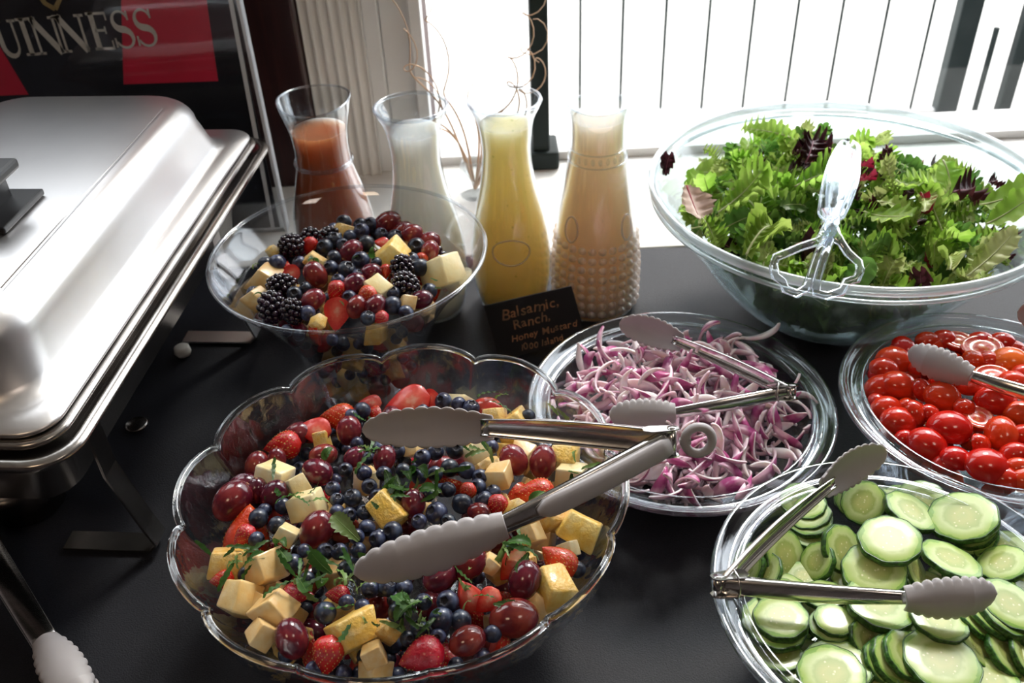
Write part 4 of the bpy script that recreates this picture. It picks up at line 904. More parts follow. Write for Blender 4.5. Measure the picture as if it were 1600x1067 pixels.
def plan(lst, surf):
    out = []
    for ph, x, y in lst: p = atsurf(x, y, surf); out.append((ph, p.x, p.y))
    return out
mk_big = plan([('the far tong jaw', 665, 668), ('the near tong jaw', 665, 858), ('the big left strawberry', 321, 817), ('the bright red grape', 769, 618), ('the middle pineapple chunk', 603, 795), ('the brightly lit melon cube', 413, 888), ('the front pineapple', 553, 984), ('the strawberry V slices', 745, 935), ('the shiny grape at right', 830, 908), ('the near tong arm', 880, 770), ('the front strawberry', 662, 1014), ('the two red slices', 465, 685)], surf_big)
FB = fruit_fill(big, BC, surf_big, wr_big, .006, ('fruit',), mk_big, 230, 5, {'blueberry': 4, 'grape': 2, 'pineapple': 1, 'melon': 1, 'strawhalf': 1}, 'crystal bowl')

# ---- smooth flared bowl
C2 = (-.161, .819)
wr_2 = lambda z: float(np.interp(z, [0, .004, .030, .070, .108, .146, .176, .19], [.045, .053, .059, .067, .083, .107, .132, .138])) - .004
surf_2 = lambda x, y: .153 + .018 * max(0, 1 - ((x - C2[0]) ** 2 + (y - C2[1]) ** 2) / .109 ** 2)
Z = lambda k, x, y, r, *a: (k, 300 + x / 3.333, 270 + y / 3.333, r / 3.333, *a)
f2 = [Z('blackberry', 655, 235, 56), Z('blackberry', 592, 292, 60), Z('blackberry', 510, 398, 62), Z('blackberry', 470, 590, 66), Z('blackberry', 415, 698, 74), Z('blackberry', 530, 722, 62), Z('blackberry', 1360, 397, 74), Z('blackberry', 1095, 505, 66), Z('blackberry', 1100, 592, 70),
 Z(G_, 745, 187, 46, 0), Z(G_, 850, 212, 42, 80), Z(G_, 850, 250, 36, 40), Z(G_, 1050, 290, 58, 60), Z(G_, 1182, 240, 58, 30), Z(G_, 1285, 335, 58, 50), Z(G_, 1155, 340, 46, 80), Z(G_, 465, 335, 46, 70), Z(G_, 828, 405, 50, 50), Z(G_, 648, 530, 58, -30), Z(G_, 842, 590, 60, 45), Z(G_, 925, 520, 46, 80), Z(G_, 630, 662, 54, 60), Z(G_, 350, 438, 42, 70), Z(G_, 1010, 700, 52, 30), Z(G_, 1180, 660, 48, 70), Z(G_, 880, 690, 50, 20), Z(G_, 1230, 430, 46, 20),
 Z('melon', 305, 545, 84, 15), Z('melon', 315, 655, 60, 30), Z('palemelon', 675, 312, 50, 30), Z('pineapple', 785, 262, 52, -20), Z('melon', 1250, 268, 76, 25), Z('pineapple', 1030, 432, 84, -5), Z('palemelon', 975, 600, 66, 40), Z('palemelon', 1308, 512, 98, 30), Z('pineapple', 640, 455, 48, 10), Z('pineapple', 650, 775, 40, 0), Z('melon', 1080, 690, 46, 60), Z('pineapple', 445, 425, 34, 0),
 Z('strawberry', 615, 378, 46, 20), Z('strawhalf', 512, 525, 52, 60, -1), Z('strawhalf', 752, 618, 60, 20, 1), Z('strawhalf', 755, 730, 82, 5, -1), Z('strawhalf', 905, 652, 62, 45, 1), Z('strawslice', 990, 362, 36, 90), Z('strawhalf', 975, 752, 44, 70, 1), Z('strawhalf', 1210, 440, 40, 10, 1), Z('strawhalf', 1010, 510, 36, 0, 1)]
for x, y, r in [(940, 210, 34), (890, 247, 38), (985, 242, 34), (770, 297, 40), (950, 287, 38), (822, 330, 34), (880, 312, 40), (735, 347, 38), (692, 388, 42), (785, 374, 32), (910, 370, 44), (1060, 340, 44), (1170, 386, 46), (740, 440, 36), (880, 457, 46), (720, 497, 38), (805, 506, 46), (285, 442, 46), (435, 482, 46), (412, 392, 44), (235, 642, 36), (535, 632, 40), (1182, 492, 50), (1230, 622, 42), (1020, 697, 48), (700, 235, 36), (940, 742, 40), (1150, 452, 38), (985, 320, 34), (370, 400, 36), (760, 560, 34), (590, 600, 32), (870, 530, 30), (1110, 720, 40), (560, 470, 36), (960, 470, 30), (1060, 620, 36), (820, 650, 38), (600, 730, 40)]: f2.append(Z(B_, x, y, r))
mk_2 = plan([('the rightmost blackberry', 708, 388), ('the front strawberry wedge', 526, 486), ('the large left melon cube', 391, 432), ('the big right melon cube', 692, 422), ('the central pineapple slice', 609, 399), ('the topmost grape', 523, 325), ('the front left blackberry', 424, 479), ('the round front grape', 552, 447), ('the small whole strawberry', 484, 383)], surf_2)
F2 = fruit_fill(f2, C2, surf_2, wr_2, .006, ('fruit',), mk_2, 120, 11, {'blueberry': 3, 'grape': 2, 'pineapple': 2, 'melon': 1, 'strawhalf': 1}, 'smooth bowl')

# ---- mint scattered on the fruit
def scatter_mint(lst, surf, phrase, marks, seed, lift=.011):
    rng = random.Random(seed); out = []
    for x, y, kind, sc in lst:
        p = atsurf(x, y, lambda a, b: surf(a, b) + lift); rot = Euler((rng.uniform(-.7, .7), rng.uniform(-.6, .6), rng.uniform(0, 6.28)))
        if kind == 'leaf':
            i = rng.randrange(3) if sc < 1.25 else 3; o = obj('mint_leaf', mint_me[i][0], None, p, rot, sc); obj('midrib', mint_me[i][1], o); noun = 'mint leaf' if i < 3 else 'pale veined mint leaf'
        else: o = obj('mint_shred', shred_me[rng.randrange(4)], None, p, rot, sc); noun = 'mint shred'
        tag(o, noun, 'mint', f'mint on the {phrase}'); out.append((o, f'{noun} on {phrase}', p.x, p.y))
    auto_label(out, marks)
rngm = random.Random(21)
ml = [(562, 845, 'leaf', 1.45), (520, 895, 'leaf', 1.1), (500, 910, 'leaf', 1.0), (462, 900, 'leaf', 1.0), (428, 850, 'leaf', 1.0), (445, 855, 'leaf', .9), (600, 735, 'leaf', 1.1), (620, 745, 'leaf', 1.1), (640, 750, 'leaf', 1.2), (665, 748, 'leaf', 1.2), (650, 765, 'leaf', 1.0), (690, 770, 'leaf', 1.0), (740, 690, 'leaf', .8), (805, 855, 'leaf', 1.2), (790, 848, 'leaf', 1.0), (825, 862, 'leaf', .9), (890, 735, 'leaf', .9), (640, 965, 'leaf', 1.2), (660, 940, 'leaf', 1.2), (625, 985, 'leaf', 1.0), (380, 860, 'leaf', .8), (770, 945, 'leaf', .8), (520, 700, 'leaf', .8), (735, 705, 'leaf', .8), (852, 770, 'leaf', .8), (380, 885, 'leaf', 1.0), (530, 870, 'leaf', .8), (575, 870, 'leaf', .9)]
for x, y, n, s in [(470, 905, 10, 34), (640, 745, 12, 45), (540, 900, 8, 30), (650, 960, 10, 36), (800, 855, 8, 25), (430, 755, 4, 22), (480, 785, 4, 20), (380, 875, 5, 18), (560, 960, 6, 35), (770, 700, 5, 26), (600, 680, 3, 30), (780, 625, 3, 20), (860, 640, 2, 18), (340, 870, 3, 18), (900, 730, 4, 18), (740, 900, 6, 40), (560, 700, 4, 25)]:
    for _ in range(n): ml.append((x + rngm.gauss(0, s * .55), y + rngm.gauss(0, s * .4), 'shred', rngm.uniform(1.0, 1.7)))
scatter_mint(ml, surf_big, 'crystal bowl fruit', mk_big, 4)
scatter_mint([(481, 408, 'leaf', .9), (480, 400, 'shred', .9), (583, 386, 'leaf', .8), (586, 380, 'shred', .8), (396, 462, 'leaf', .7), (400, 447, 'shred', .8), (672, 434, 'shred', .7), (405, 412, 'shred', .9), (560, 400, 'shred', .7), (530, 470, 'shred', .6), (690, 450, 'shred', .6)], surf_2, 'smooth bowl fruit', mk_2, 9)

# ---- cherry tomatoes
tom_skin = unit_mesh('tomato_half', lathe([(0, 1.0)] + [(math.sin(a) ** .95, math.cos(a) * .98) for a in [PI / 2 * k / 8 for k in range(1, 9)]] + [(.99, -.05)], 22), 'tomato')
tom_or = tom_skin.copy(); tom_or.materials[0] = MT['tomorange']
tom_cut = unit_mesh('cut_face', lathe([(.99, -.05), (.93, -.085), (.80, -.09), (.74, -.05), (.40, -.04), (.30, -.09), (0, -.10)], 22), 'tomcut')
tom_whole = unit_mesh('cherry_tomato', ell(22, 12, 1.08), 'tomato')
CT = (.4335, .635)
surf_t = lambda x, y: .099 + .019 * max(0, 1 - ((x - CT[0]) ** 2 + (y - CT[1]) ** 2) / .125 ** 2)
wr_f = lambda R, H: (lambda z: np.interp(z, [0, .004, .30 * H, .62 * H, H - .016, H], [.055, .067, .095, R - .033, R - .023, R - .020]) - .003)
rng = random.Random(31); P = []
TZ_ = lambda x, y: (1300 + x / 3.333, 470 + y / 3.333)
for it in [(400, 140, 60, 0, 'd'), (465, 185, 55, 0, 'd'), (552, 170, 55, 0, 'd'), (370, 250, 62, 80, 'd'), (272, 295, 78, 10, 'd'), (290, 240, 45, 0, 'd'), (245, 355, 68, 10, 'd'), (158, 372, 42, 80, 'd'), (215, 450, 74, -15, 's'), (340, 445, 82, 20, 'd'), (262, 563, 68, -5, 'd'), (430, 592, 66, 60, 's'), (182, 530, 46, 60, 'd'), (312, 640, 82, 10, 'd'), (352, 728, 48, 0, 'd'), (470, 768, 90, 40, 'd'), (610, 668, 98, 10, 'd'), (640, 828, 72, 0, 'd'), (572, 502, 80, 20, 'd'), (465, 465, 55, 50, 's'), (455, 350, 48, 0, 'd'), (755, 602, 74, 60, 'c'), (798, 880, 104, 0, 'd'), (880, 695, 84, 90, 'd'), (850, 525, 88, 15, 'd'), (782, 240, 88, 0, 'c'), (755, 160, 70, 0, 'd'), (728, 112, 50, 0, 'd'), (832, 132, 58, 0, 'd'), (660, 205, 66, 40, 'c'), (880, 205, 62, 0, 'd'), (972, 200, 58, 20, 'd'), (920, 322, 84, 0, 'o'), (842, 392, 80, 0, 'c'), (800, 312, 52, 0, 's'), (975, 592, 72, 10, 'd'), (952, 802, 66, -15, 's'), (962, 872, 60, -10, 's'), (765, 752, 58, 30, 's'), (905, 975, 70, 30, 'd'), (500, 590, 50, 30, 's'), (995, 385, 55, 0, 'd'), (720, 445, 60, 0, 'd'), (565, 415, 60, 20, 's'), (930, 420, 60, 20, 'd'), (1000, 700, 60, 0, 'd'), (745, 310, 50, 40, 'd'), (1060, 300, 70, 0, 'd'), (1080, 450, 75, 30, 'd'), (1060, 560, 70, 0, 'd'), (1090, 680, 75, 50, 'c'), (1050, 820, 80, 0, 'd'), (1120, 900, 80, 0, 'd'), (1180, 560, 75, 20, 'd'), (1190, 380, 75, 30, 's'), (1220, 700, 80, 0, 'd'), (1010, 950, 70, 0, 'd'), (1150, 250, 70, 0, 'd'), (550, 900, 60, 0, 'd'), (690, 560, 50, 0, 'd'), (1130, 160, 65, 0, 'd'), (640, 130, 50, 0, 'd')]:
    x, y = TZ_(it[0], it[1]); p = atsurf(x, y, surf_t); P.append([it[4], p, it[2] / 3.333 * pix(p)[2] / FPX * 1.14, it[3]])
for _ in range(30):
    for i in range(len(P)):
        for j in range(i):
            d = P[i][1] - P[j][1]; m_ = .60 * (P[i][2] + P[j][2])
            if 1e-6 < d.length < m_: u = d.normalized() * (m_ - d.length) * .25; P[i][1] = P[i][1] + u; P[j][1] = P[j][1] - u
wt = wr_f(.1347, .110); QT = []; out = []
for k, p, r, roll in P:
    dx, dy = p.x - CT[0], p.y - CT[1]; rho = math.hypot(dx, dy); lim = wt(p.z) - r
    if rho > lim: p.x = CT[0] + dx / rho * lim; p.y = CT[1] + dy / rho * lim
    a = math.radians(roll); side = RT * math.cos(a) + DN * math.sin(a)
    up = {'d': Vector((rng.uniform(-.3, .3), -.35 + rng.uniform(-.3, .3), 1)), 'o': Vector((0, -.1, 1)), 'c': Vector((.1, .1, -1)), 's': Vector((math.sin(a) * .8 + rng.uniform(-.4, .4), -.5, .55))}[k]
    e = basis_rot(up, side); sc = (r * .88, r * 1.06, r * .88)
    o = obj('tomato_half', tom_or if k == 'o' else tom_skin, None, p, e, sc); obj('cut_face', tom_cut, o)
    noun = {'d': 'red cherry tomato half, round side up', 'o': 'orange cherry tomato half', 'c': 'cherry tomato half, cut side up', 's': 'cherry tomato half lying on its side'}[k]
    tag(o, noun, 'tomato', 'cherry tomato halves in the right bowl'); out.append((o, noun, p.x, p.y)); QT.append((p, r))
mk_t = plan([('the grey tong jaw', 1475, 565), ('the orange half', 1576, 567), ('the frontmost large half', 1539, 734), ('the round left rim', 1370, 610), ('the large middle half', 1483, 670), ('the far bowl rim', 1500, 500)], surf_t)
auto_label(out, mk_t)
n = 0; tries = 0; lower = []
while n < 110 and tries < 9000:
    tries += 1; r = rng.uniform(.009, .012); z = rng.uniform(.02, .108); a = rng.uniform(0, 6.283); rho = (wt(z) - r) * math.sqrt(rng.random()); p = Vector((CT[0] + rho * math.cos(a), CT[1] + rho * math.sin(a), z)); s_ = surf_t(p.x, p.y)
    if z > s_ - .6 * r or z < s_ - .045 or any((p - q).length < .8 * (r + rq) for q, rq in QT): continue
    QT.append((p, r)); n += 1; lower.append((p, r))
low = []
for p, r in lower:
    if not visible(p, r, QT): continue
    o = obj('tomato_half', tom_skin, None, p, basis_rot(Vector((rng.uniform(-1, 1), rng.uniform(-1, 1), 1)), Vector((1, 0, 0))), r); obj('cut_face', tom_cut, o)
    tag(o, 'x', 'tomato', 'half covered cherry tomato halves'); low.append((o, 'half covered cherry tomato half', p.x, p.y))
auto_label(low, mk_t)

# ---- cucumber slices
def cuke_mesh(seed, th=.13):
    n = 44; rng = random.Random(seed); prof = [1 + .022 * math.cos(9 * 2 * PI * k / n) + .03 * math.cos(2 * (2 * PI * k / n) + seed) for k in range(n)]
    def ring(r, z): return [(r * prof[k] * math.cos(2 * PI * k / n), r * prof[k] * math.sin(2 * PI * k / n), z) for k in range(n)]
    V = [(0, 0, -th)] + ring(.5, -th) + ring(.93, -th) + ring(.955, -th * .92) + ring(.955, th * .92) + ring(.93, th) + ring(.5, th) + [(0, 0, th)]
    Fc = [(0, 1 + (k + 1) % n, 1 + k) for k in range(n)]
    for i in range(5): Fc += [(1 + i * n + k, 1 + i * n + (k + 1) % n, 1 + (i + 1) * n + (k + 1) % n, 1 + (i + 1) * n + k) for k in range(n)]
    Fc += [(1 + 6 * n, 1 + 5 * n + k, 1 + 5 * n + (k + 1) % n) for k in range(n)]
    fl = mesh('cucumber_slice', (V, Fc), 'cuke')
    pr = [ring(.95, -th * 1.0), ring(.985, -th * .85), ring(1.0, 0), ring(.985, th * .85), ring(.95, th * 1.0), ring(.945, 0)]
    pl = mesh('peel', loft(pr + [pr[0]], True, False), 'peel'); return fl, pl
CK = [cuke_mesh(1), cuke_mesh(2, .11), cuke_mesh(3, .16)]
CC = (.269, .418); wc = wr_f(.134, .125)
surf_c = lambda x, y: .102 + .014 * max(0, 1 - ((x - CC[0]) ** 2 + (y - CC[1]) ** 2) / .12 ** 2)
def disc_frame(cx_, cy_, a, b, rot, flip=False):
    v = -ray(cx_, cy_).normalized(); c = max(.08, min(1, b / a)); ra = math.radians(rot); mn = (-RT * math.sin(ra) + DN * math.cos(ra)); s = math.sqrt(1 - c * c)
    c1 = v * c + mn * s; c2 = v * c - mn * s; n = c1 if c1.z > c2.z else c2
    if flip: n = c2 if n is c1 else c1
    return n.normalized()
cuk = [ # drawn back to front: (x, y, semi major, semi minor, angle, lift mm, flip)
 (560, 150, 52, 34, -30, 0), (700, 215, 75, 45, 0, 2), (820, 195, 75, 48, -10, 2), (860, 200, 90, 60, -5, 3), (905, 205, 100, 68, 0, 4), (395, 255, 97, 76, 5, 6), (460, 372, 95, 52, -12, 2), (455, 345, 92, 52, -15, 5), (458, 312, 72, 42, -20, 8), (470, 445, 72, 40, 0, -4), (655, 275, 88, 80, -30, 1), (690, 292, 100, 88, -40, 5), (942, 255, 108, 84, 5, 8), (1175, 445, 95, 45, -35, 0), (1165, 415, 100, 55, -30, 3), (888, 332, 118, 68, 38, 9), (1116, 355, 142, 96, -8, 14),
 (340, 520, 122, 92, 82, 3), (190, 565, 105, 42, -75, 1), (265, 592, 92, 42, -58, 5), (490, 545, 88, 48, -62, 3), (595, 492, 112, 84, 80, 6), (910, 585, 85, 50, 75, 4), (732, 588, 140, 112, 12, 8), (800, 455, 132, 97, 12, 21), (1062, 540, 132, 58, 26, 9), (1285, 500, 115, 62, -12, 4), (1290, 556, 105, 55, -22, 7), (345, 655, 95, 45, 10, 0), (325, 690, 105, 48, 5, 2), (515, 690, 90, 48, 0, 2), (300, 812, 145, 92, 12, 4), (330, 792, 122, 74, 6, 8), (318, 942, 108, 64, 6, -2), (548, 822, 95, 66, 10, 2), (560, 800, 85, 60, 12, 5), (750, 735, 148, 88, 22, 6), (1012, 800, 122, 78, 25, 8), (700, 885, 92, 68, 70, 0), (1160, 800, 98, 44, 52, 2), (1230, 790, 112, 52, 46, 4), (1290, 770, 130, 75, 44, 7), (1312, 735, 135, 92, 40, 11), (1180, 915, 105, 62, 62, 0), (1300, 950, 108, 64, 60, 0), (1375, 965, 92, 50, 72, 2), (770, 985, 105, 70, 66, 1), (805, 968, 112, 78, 66, 3), (872, 950, 118, 82, 62, 6), (1022, 978, 168, 116, 24, 9), (960, 960, 130, 88, 30, 4), (600, 975, 138, 90, 5, 2), (575, 1000, 145, 98, 5, 5), (550, 1040, 150, 108, 3, 9), (400, 1010, 95, 62, 10, -4), (1400, 700, 90, 50, 50, 4), (1420, 850, 110, 70, 40, 4), (1440, 980, 110, 75, 30, 4), (1430, 560, 100, 60, 0, 0), (1100, 1060, 110, 70, 20, 0), (1240, 1060, 120, 80, 30, 2), (880, 1080, 120, 80, 10, 0), (1380, 1080, 110, 70, 10, 0), (720, 1090, 120, 80, 0, 1), (960, 640, 80, 45, 10, -3), (1120, 640, 90, 50, 10, -3), (1050, 690, 90, 55, 10, -3), (640, 620, 90, 60, 0, -4), (430, 610, 80, 50, 0, -5), (1480, 800, 100, 60, 30, 2)]
out = []; rng = random.Random(8)
for i, (x, y, a, b, rt_, lf) in enumerate(cuk):
    px_, py_ = 1100 + x / 2.758, 680 + y / 2.758; p = atsurf(px_, py_, lambda u, v: surf_c(u, v) + lf * .001); r = a / 2.758 * pix(p)[2] / FPX
    dx, dy = p.x - CC[0], p.y - CC[1]; rho = math.hypot(dx, dy)
    if rho > .112: p.x = CC[0] + dx / rho * .112; p.y = CC[1] + dy / rho * .112
    n = disc_frame(px_, py_, a, b, rt_); k = i % 3
    o = obj('cucumber_slice', CK[k][0], None, p, basis_rot(n, Vector((rng.uniform(-1, 1), 1, 0))), r); obj('peel', CK[k][1], o)
    bright = (x, y) == (1116, 355)
    noun = 'brightest white cucumber slice' if bright else ('steeply tilted cucumber slice' if b / a < .56 else 'cucumber slice lying face up')
    tag(o, noun, 'cucumber', 'cucumber slices in the front right bowl'); out.append((o, noun, p.x, p.y))
Zc = lambda x, y: (1100 + x / 2.758, 680 + y / 2.758)
mk_c = plan([('the brightly lit slice', *Zc(1116, 330)), ('the far tong jaw', *Zc(640, 140)), ('the near tong jaw', *Zc(1060, 690)), ('the upper centre slice', *Zc(800, 430)), ('the near tong arm', *Zc(400, 720)), ('the front standing stack', *Zc(550, 1030)), ('the large front slice', *Zc(1022, 960)), ('the slices at the right edge', *Zc(1350, 800)), ('the left standing slice', *Zc(265, 592))], surf_c)
auto_label(out, mk_c)
for k in range(46):
    a = rng.uniform(0, 6.283); z = rng.uniform(.045, .094); rho = (wc(z) - .02) * math.sqrt(rng.random()); p = (CC[0] + rho * math.cos(a), CC[1] + rho * math.sin(a), z)
    o = obj('cucumber_slice', CK[k % 3][0], None, p, basis_rot(Vector((rng.uniform(-.5, .5), rng.uniform(-.5, .5), 1)), Vector((0, 1, 0))), .019); obj('peel', CK[k % 3][1], o)
    tag(o, 'cucumber slice in the lower layers, mostly covered by other slices', 'cucumber', 'covered cucumber slices')

# ---- red onion slivers
def onion_shape(R, ang, w_, th, seed):
    rng = random.Random(seed); rows = []; n = 14; tw_ = rng.uniform(-1.6, 1.6); sq = rng.uniform(.55, 1.0)
    for i in range(n + 1):
        u = i / n; a = -ang / 2 + ang * u; c = Vector((R * math.cos(a) - R * .7, R * math.sin(a) * 1.15, .003 * math.sin(4 * u + seed))); o_ = Vector((math.cos(a), math.sin(a), 0)); zz = Vector((0, 0, 1)); tt = tw_ * (u - .5)
        o2 = o_ * math.cos(tt) + zz * math.sin(tt); z2 = zz * math.cos(tt) - o_ * math.sin(tt); e = max(.16, math.sin(PI * (u * .94 + .03)) ** sq); hw, ht = w_ / 2 * e, th / 2
        rows.append([c + z2 * hw + o2 * ht, c - z2 * hw + o2 * ht, c - z2 * hw * .85 - o2 * ht, c + z2 * hw * .85 - o2 * ht])
    return loft(rows), n
def onion_mesh(seed, m, R, ang, w_, th):
    s, n = onion_shape(R, ang, w_, th, seed); mi = [1 if (f % 4) == 0 and f < 4 * n else 0 for f in range(len(s[1]))]; return mesh('onion_sliver', s, [m, 'onionskin'], mi)
ON = []
rng = random.Random(77)
for i in range(16): ON.append((onion_mesh(i, 'onion' if i % 2 else 'onionpink', rng.uniform(.016, .027), rng.uniform(1.2, 2.2), rng.uniform(.0055, .0135), rng.uniform(.0012, .0024)), 'white' if i % 2 else 'pink'))
CO = (.158, .682)
surf_o = lambda x, y: .069 + .027 * max(0, 1 - ((x - CO[0]) ** 2 + (y - CO[1]) ** 2) / .125 ** 2) + .004 * noise.noise(Vector((x * 40, y * 40, 0)))
wo = wr_f(.1472, .085)
mk_o = plan([('the far tong jaw', 1015, 525), ('the near tong jaw', 1005, 645), ('the tong hinge', 1235, 605), ('the grey hanging ring', 1088, 690), ('the front of the bowl', 1060, 765), ('the right side of the bowl', 1240, 700), ('the far side of the bowl', 1130, 540), ('the left side of the bowl', 890, 600)], surf_o)
def onion_at(p, i, rot, sc=1.0, lab=None):
    me, cn = ON[i]; o = obj('onion_sliver', me, None, p, rot, sc); mk = min(mk_o, key=lambda m: (m[1] - p[0]) ** 2 + (m[2] - p[1]) ** 2)[0]
    if lab: tag(o, lab, 'onion', 'sliced red onion')
    else: g_ = f"{'whitish' if cn == 'white' else 'pink'} red onion slivers tangled near {mk}"; tag(o, g_.replace('slivers', 'sliver', 1), 'onion', g_)
    return o
for k in range(292):
    a = k * 2.39996; rho = .117 * math.sqrt((k + .5) / 292); x, y = CO[0] + rho * math.cos(a) + rng.gauss(0, .003), CO[1] + rho * math.sin(a) + rng.gauss(0, .003)
    onion_at((x, y, surf_o(x, y) + rng.uniform(-.003, .007)), rng.randrange(16), Euler((rng.gauss(0, .55) + (PI / 2 if rng.random() < .25 else 0), rng.gauss(0, .55), rng.uniform(0, 6.283))), rng.uniform(.8, 1.15))
p = atz(1190, 520, .095); o = onion_at(p, 3, basis_rot(Vector((-.2, -1, .1)), Vector((.9, 0, .5))), 1.25, 'thin onion sliver curling up at the far right of the onions')
p = atz(1118, 705, .097); o = onion_at(p, 4, Euler((1.2, .2, .9)), 1.35, 'deep purple onion strip beside the grey hanging ring')
S = []
for k in range(560):
    a = rng.uniform(0, 6.283); z = rng.uniform(.024, .062); rho = (wo(z) - .022) * math.sqrt(rng.random()); x, y = rho * math.cos(a), rho * math.sin(a); sp_, _ = onion_shape(rng.uniform(.012, .020), rng.uniform(1.4, 2.4), .008, .003, k % 9)
    S.append(move(sp_, (x, y, z), Euler((rng.gauss(0, .5), rng.gauss(0, .5), rng.uniform(0, 6.283))).to_matrix()))
o = obj('lower_onion_slivers', mesh('lower_onion_slivers', join(*S), 'onionpink'), None, (CO[0], CO[1], 0)); o['kind'] = 'stuff'; tag(o, 'deeper red onion slivers packed under the top layer of the onion bowl', 'onion')

# ---- salad leaves
surf_s = lambda x, y: .140 + .052 * max(0, 1 - ((x - SC[0] + .02) ** 2 + (y - SC[1] + .005) ** 2) / .18 ** 2)
LEAF = {}
def mkleaf(key, m, rm, n, name='salad_leaf', **k):
    L = []
    for i in range(n):
        kk = dict(k); kk['curl'] = k['curl'] * [1, -.6, 1.5, .3][i % 4]; me, rw = leaf_mesh(name, m, seed=hash(key) % 97 if False else sum(map(ord, key)) + i, **kk); L.append((me, rib_mesh(rw, rm, k['W'] * .018 + .0003)))
    LEAF[key] = L
mkleaf('frilly', 'leaf', 'rib', 5, L=.062, W=.036, lobes=8, ld=.62, curl=1.4, ruffle=.24, ns=50, nw=8, cup=.5)
mkleaf('palefrilly', 'leafpale', 'rib', 3, L=.055, W=.026, lobes=9, ld=.66, curl=1.6, ruffle=.26, ns=48, nw=8, cup=.5)
mkleaf('darkfrilly', 'leafdark', 'rib', 4, L=.060, W=.036, lobes=6, ld=.55, curl=1.6, ruffle=.22, ns=40, nw=8, cup=.4)
mkleaf('red', 'leafred', 'redrib', 3, L=.048, W=.034, lobes=4, ld=.30, curl=1.8, ruffle=.30, ns=26, nw=8)
mkleaf('spinach', 'leafdark', 'rib', 2, L=.048, W=.028, lobes=0, ld=0, curl=.8, ruffle=.07, ns=18, nw=6)
mkleaf('smooth', 'leaf', 'rib', 3, L=.052, W=.032, lobes=0, ld=0, curl=1.1, ruffle=.10, ns=20, nw=8)
mkleaf('radicchio', 'radicchio', 'radwhite', 2, L=.028, W=.016, lobes=3, ld=.3, curl=2.4, ruffle=.3, ns=20, nw=6, cup=.8)
mkleaf('radpale', 'radwhite', 'radicchio', 2, L=.045, W=.030, lobes=0, ld=0, curl=1.4, ruffle=.10, ns=20, nw=8, cup=.9)
mkleaf('pale', 'leafpale', 'rib', 2, L=.055, W=.024, lobes=5, ld=.25, curl=1.0, ruffle=.14, ns=24, nw=6)
LN = {'frilly': 'frilly bright green leaf', 'palefrilly': 'pale frisee leaf', 'darkfrilly': 'lobed dark green leaf', 'red': 'dark red leaf', 'spinach': 'small smooth dark green leaf', 'smooth': 'smooth rounded green leaf', 'radicchio': 'curled red radicchio piece', 'radpale': 'pale veined radicchio piece', 'pale': 'pale green heart leaf'}
rng = random.Random(55); out = []
def put_leaf(key, p, dirx, nrm, sc=1.0, hidden=False):
    me, rm = rng.choice(LEAF[key]); x = Vector(dirx); z = Vector(nrm).normalized(); x = (x - z * x.dot(z)).normalized(); y = z.cross(x); m_ = Matrix((x, y, z)).transposed()
    p = Vector(p); vs = [m_ @ (v.co * sc) for v in me.vertices][::3]
    for _ in range(14):                # keep every leaf inside the bowl wall
        bad = None
        for v in vs:
            q = v + p; lim = np.interp(q.z, [.003, .02, .058, .104, .150, .172], [.048, .086, .126, .160, .192, .206]) if q.z < .18 else .30; rr = math.hypot(q.x - SC[0], q.y - SC[1])
            if rr > lim and (bad is None or rr - lim > bad[0]): bad = (rr - lim, q)
        if not bad: break
        p.x -= (bad[1].x - SC[0]) / .2 * bad[0]; p.y -= (bad[1].y - SC[1]) / .2 * bad[0]; p.z += bad[0] * .15
    o = obj('salad_leaf', me, None, p, m_, sc); obj('midrib', rm, o)
    tag(o, LN[key], 'salad leaf', 'salad leaves in the big bowl'); out.append((o, LN[key], p[0], p[1])); return o
keys = ['frilly', 'palefrilly', 'darkfrilly', 'red', 'spinach', 'smooth', 'radicchio', 'pale']; wts = [9, 4.0, 5, 2.4, 1.5, 2.5, .5, 2.0]
N_ = 268
for k in range(N_):
    a = k * 2.39996; rho = .188 * math.sqrt((k + .5) / N_); cx_, cy_ = SC[0] - .008 + rho * math.cos(a), SC[1] - .010 + rho * math.sin(a); cz = min(surf_s(cx_, cy_) - .004 + rng.uniform(-.010, .010), .215)
    key = rng.choices(keys, wts)[0]; az = rng.uniform(0, 6.283); d = Vector((math.cos(az), math.sin(az), rng.uniform(-.1, .35))); L_ = .03; n_ = Vector((rng.gauss(0, .55), rng.gauss(0, .55) - .15, 1))
    p = Vector((cx_, cy_, cz)) - d * L_; rr_ = math.hypot(p.x - SC[0], p.y - SC[1])
    tipd = Vector((cx_, cy_, 0)) + d * L_; rt2 = math.hypot(tipd.x - SC[0], tipd.y - SC[1])
    if rt2 > .195: d = Vector((SC[0] - cx_, SC[1] - cy_, .0)).normalized() * .6 + Vector((rng.uniform(-.8, .8), rng.uniform(-.8, .8), .35)); p = Vector((cx_, cy_, cz))
    rr_ = math.hypot(p.x - SC[0], p.y - SC[1])
    if rr_ > .188: p.x = SC[0] + (p.x - SC[0]) / rr_ * .188; p.y = SC[1] + (p.y - SC[1]) / rr_ * .188
    put_leaf(key, p, d, n_, rng.uniform(.60, 1.02))
def leaf_px(key, x, y, x2, y2, z, sc=1.0, nrm=(0, -.3, 1), dz=.01):
    p = atz(x, y, z); q = atz(x2, y2, z + dz); put_leaf(key, p, q - p, nrm, sc)
leaf_px('radpale', 1072, 290, 1118, 342, 0.190, 1.15, (.1, -.7, .7)); leaf_px('radicchio', 1345, 275, 1372, 290, 0.216, 1.0); leaf_px('radicchio', 1440, 300, 1470, 315, 0.203, 1.0); leaf_px('radicchio', 1350, 255, 1362, 285, 0.218, .9)
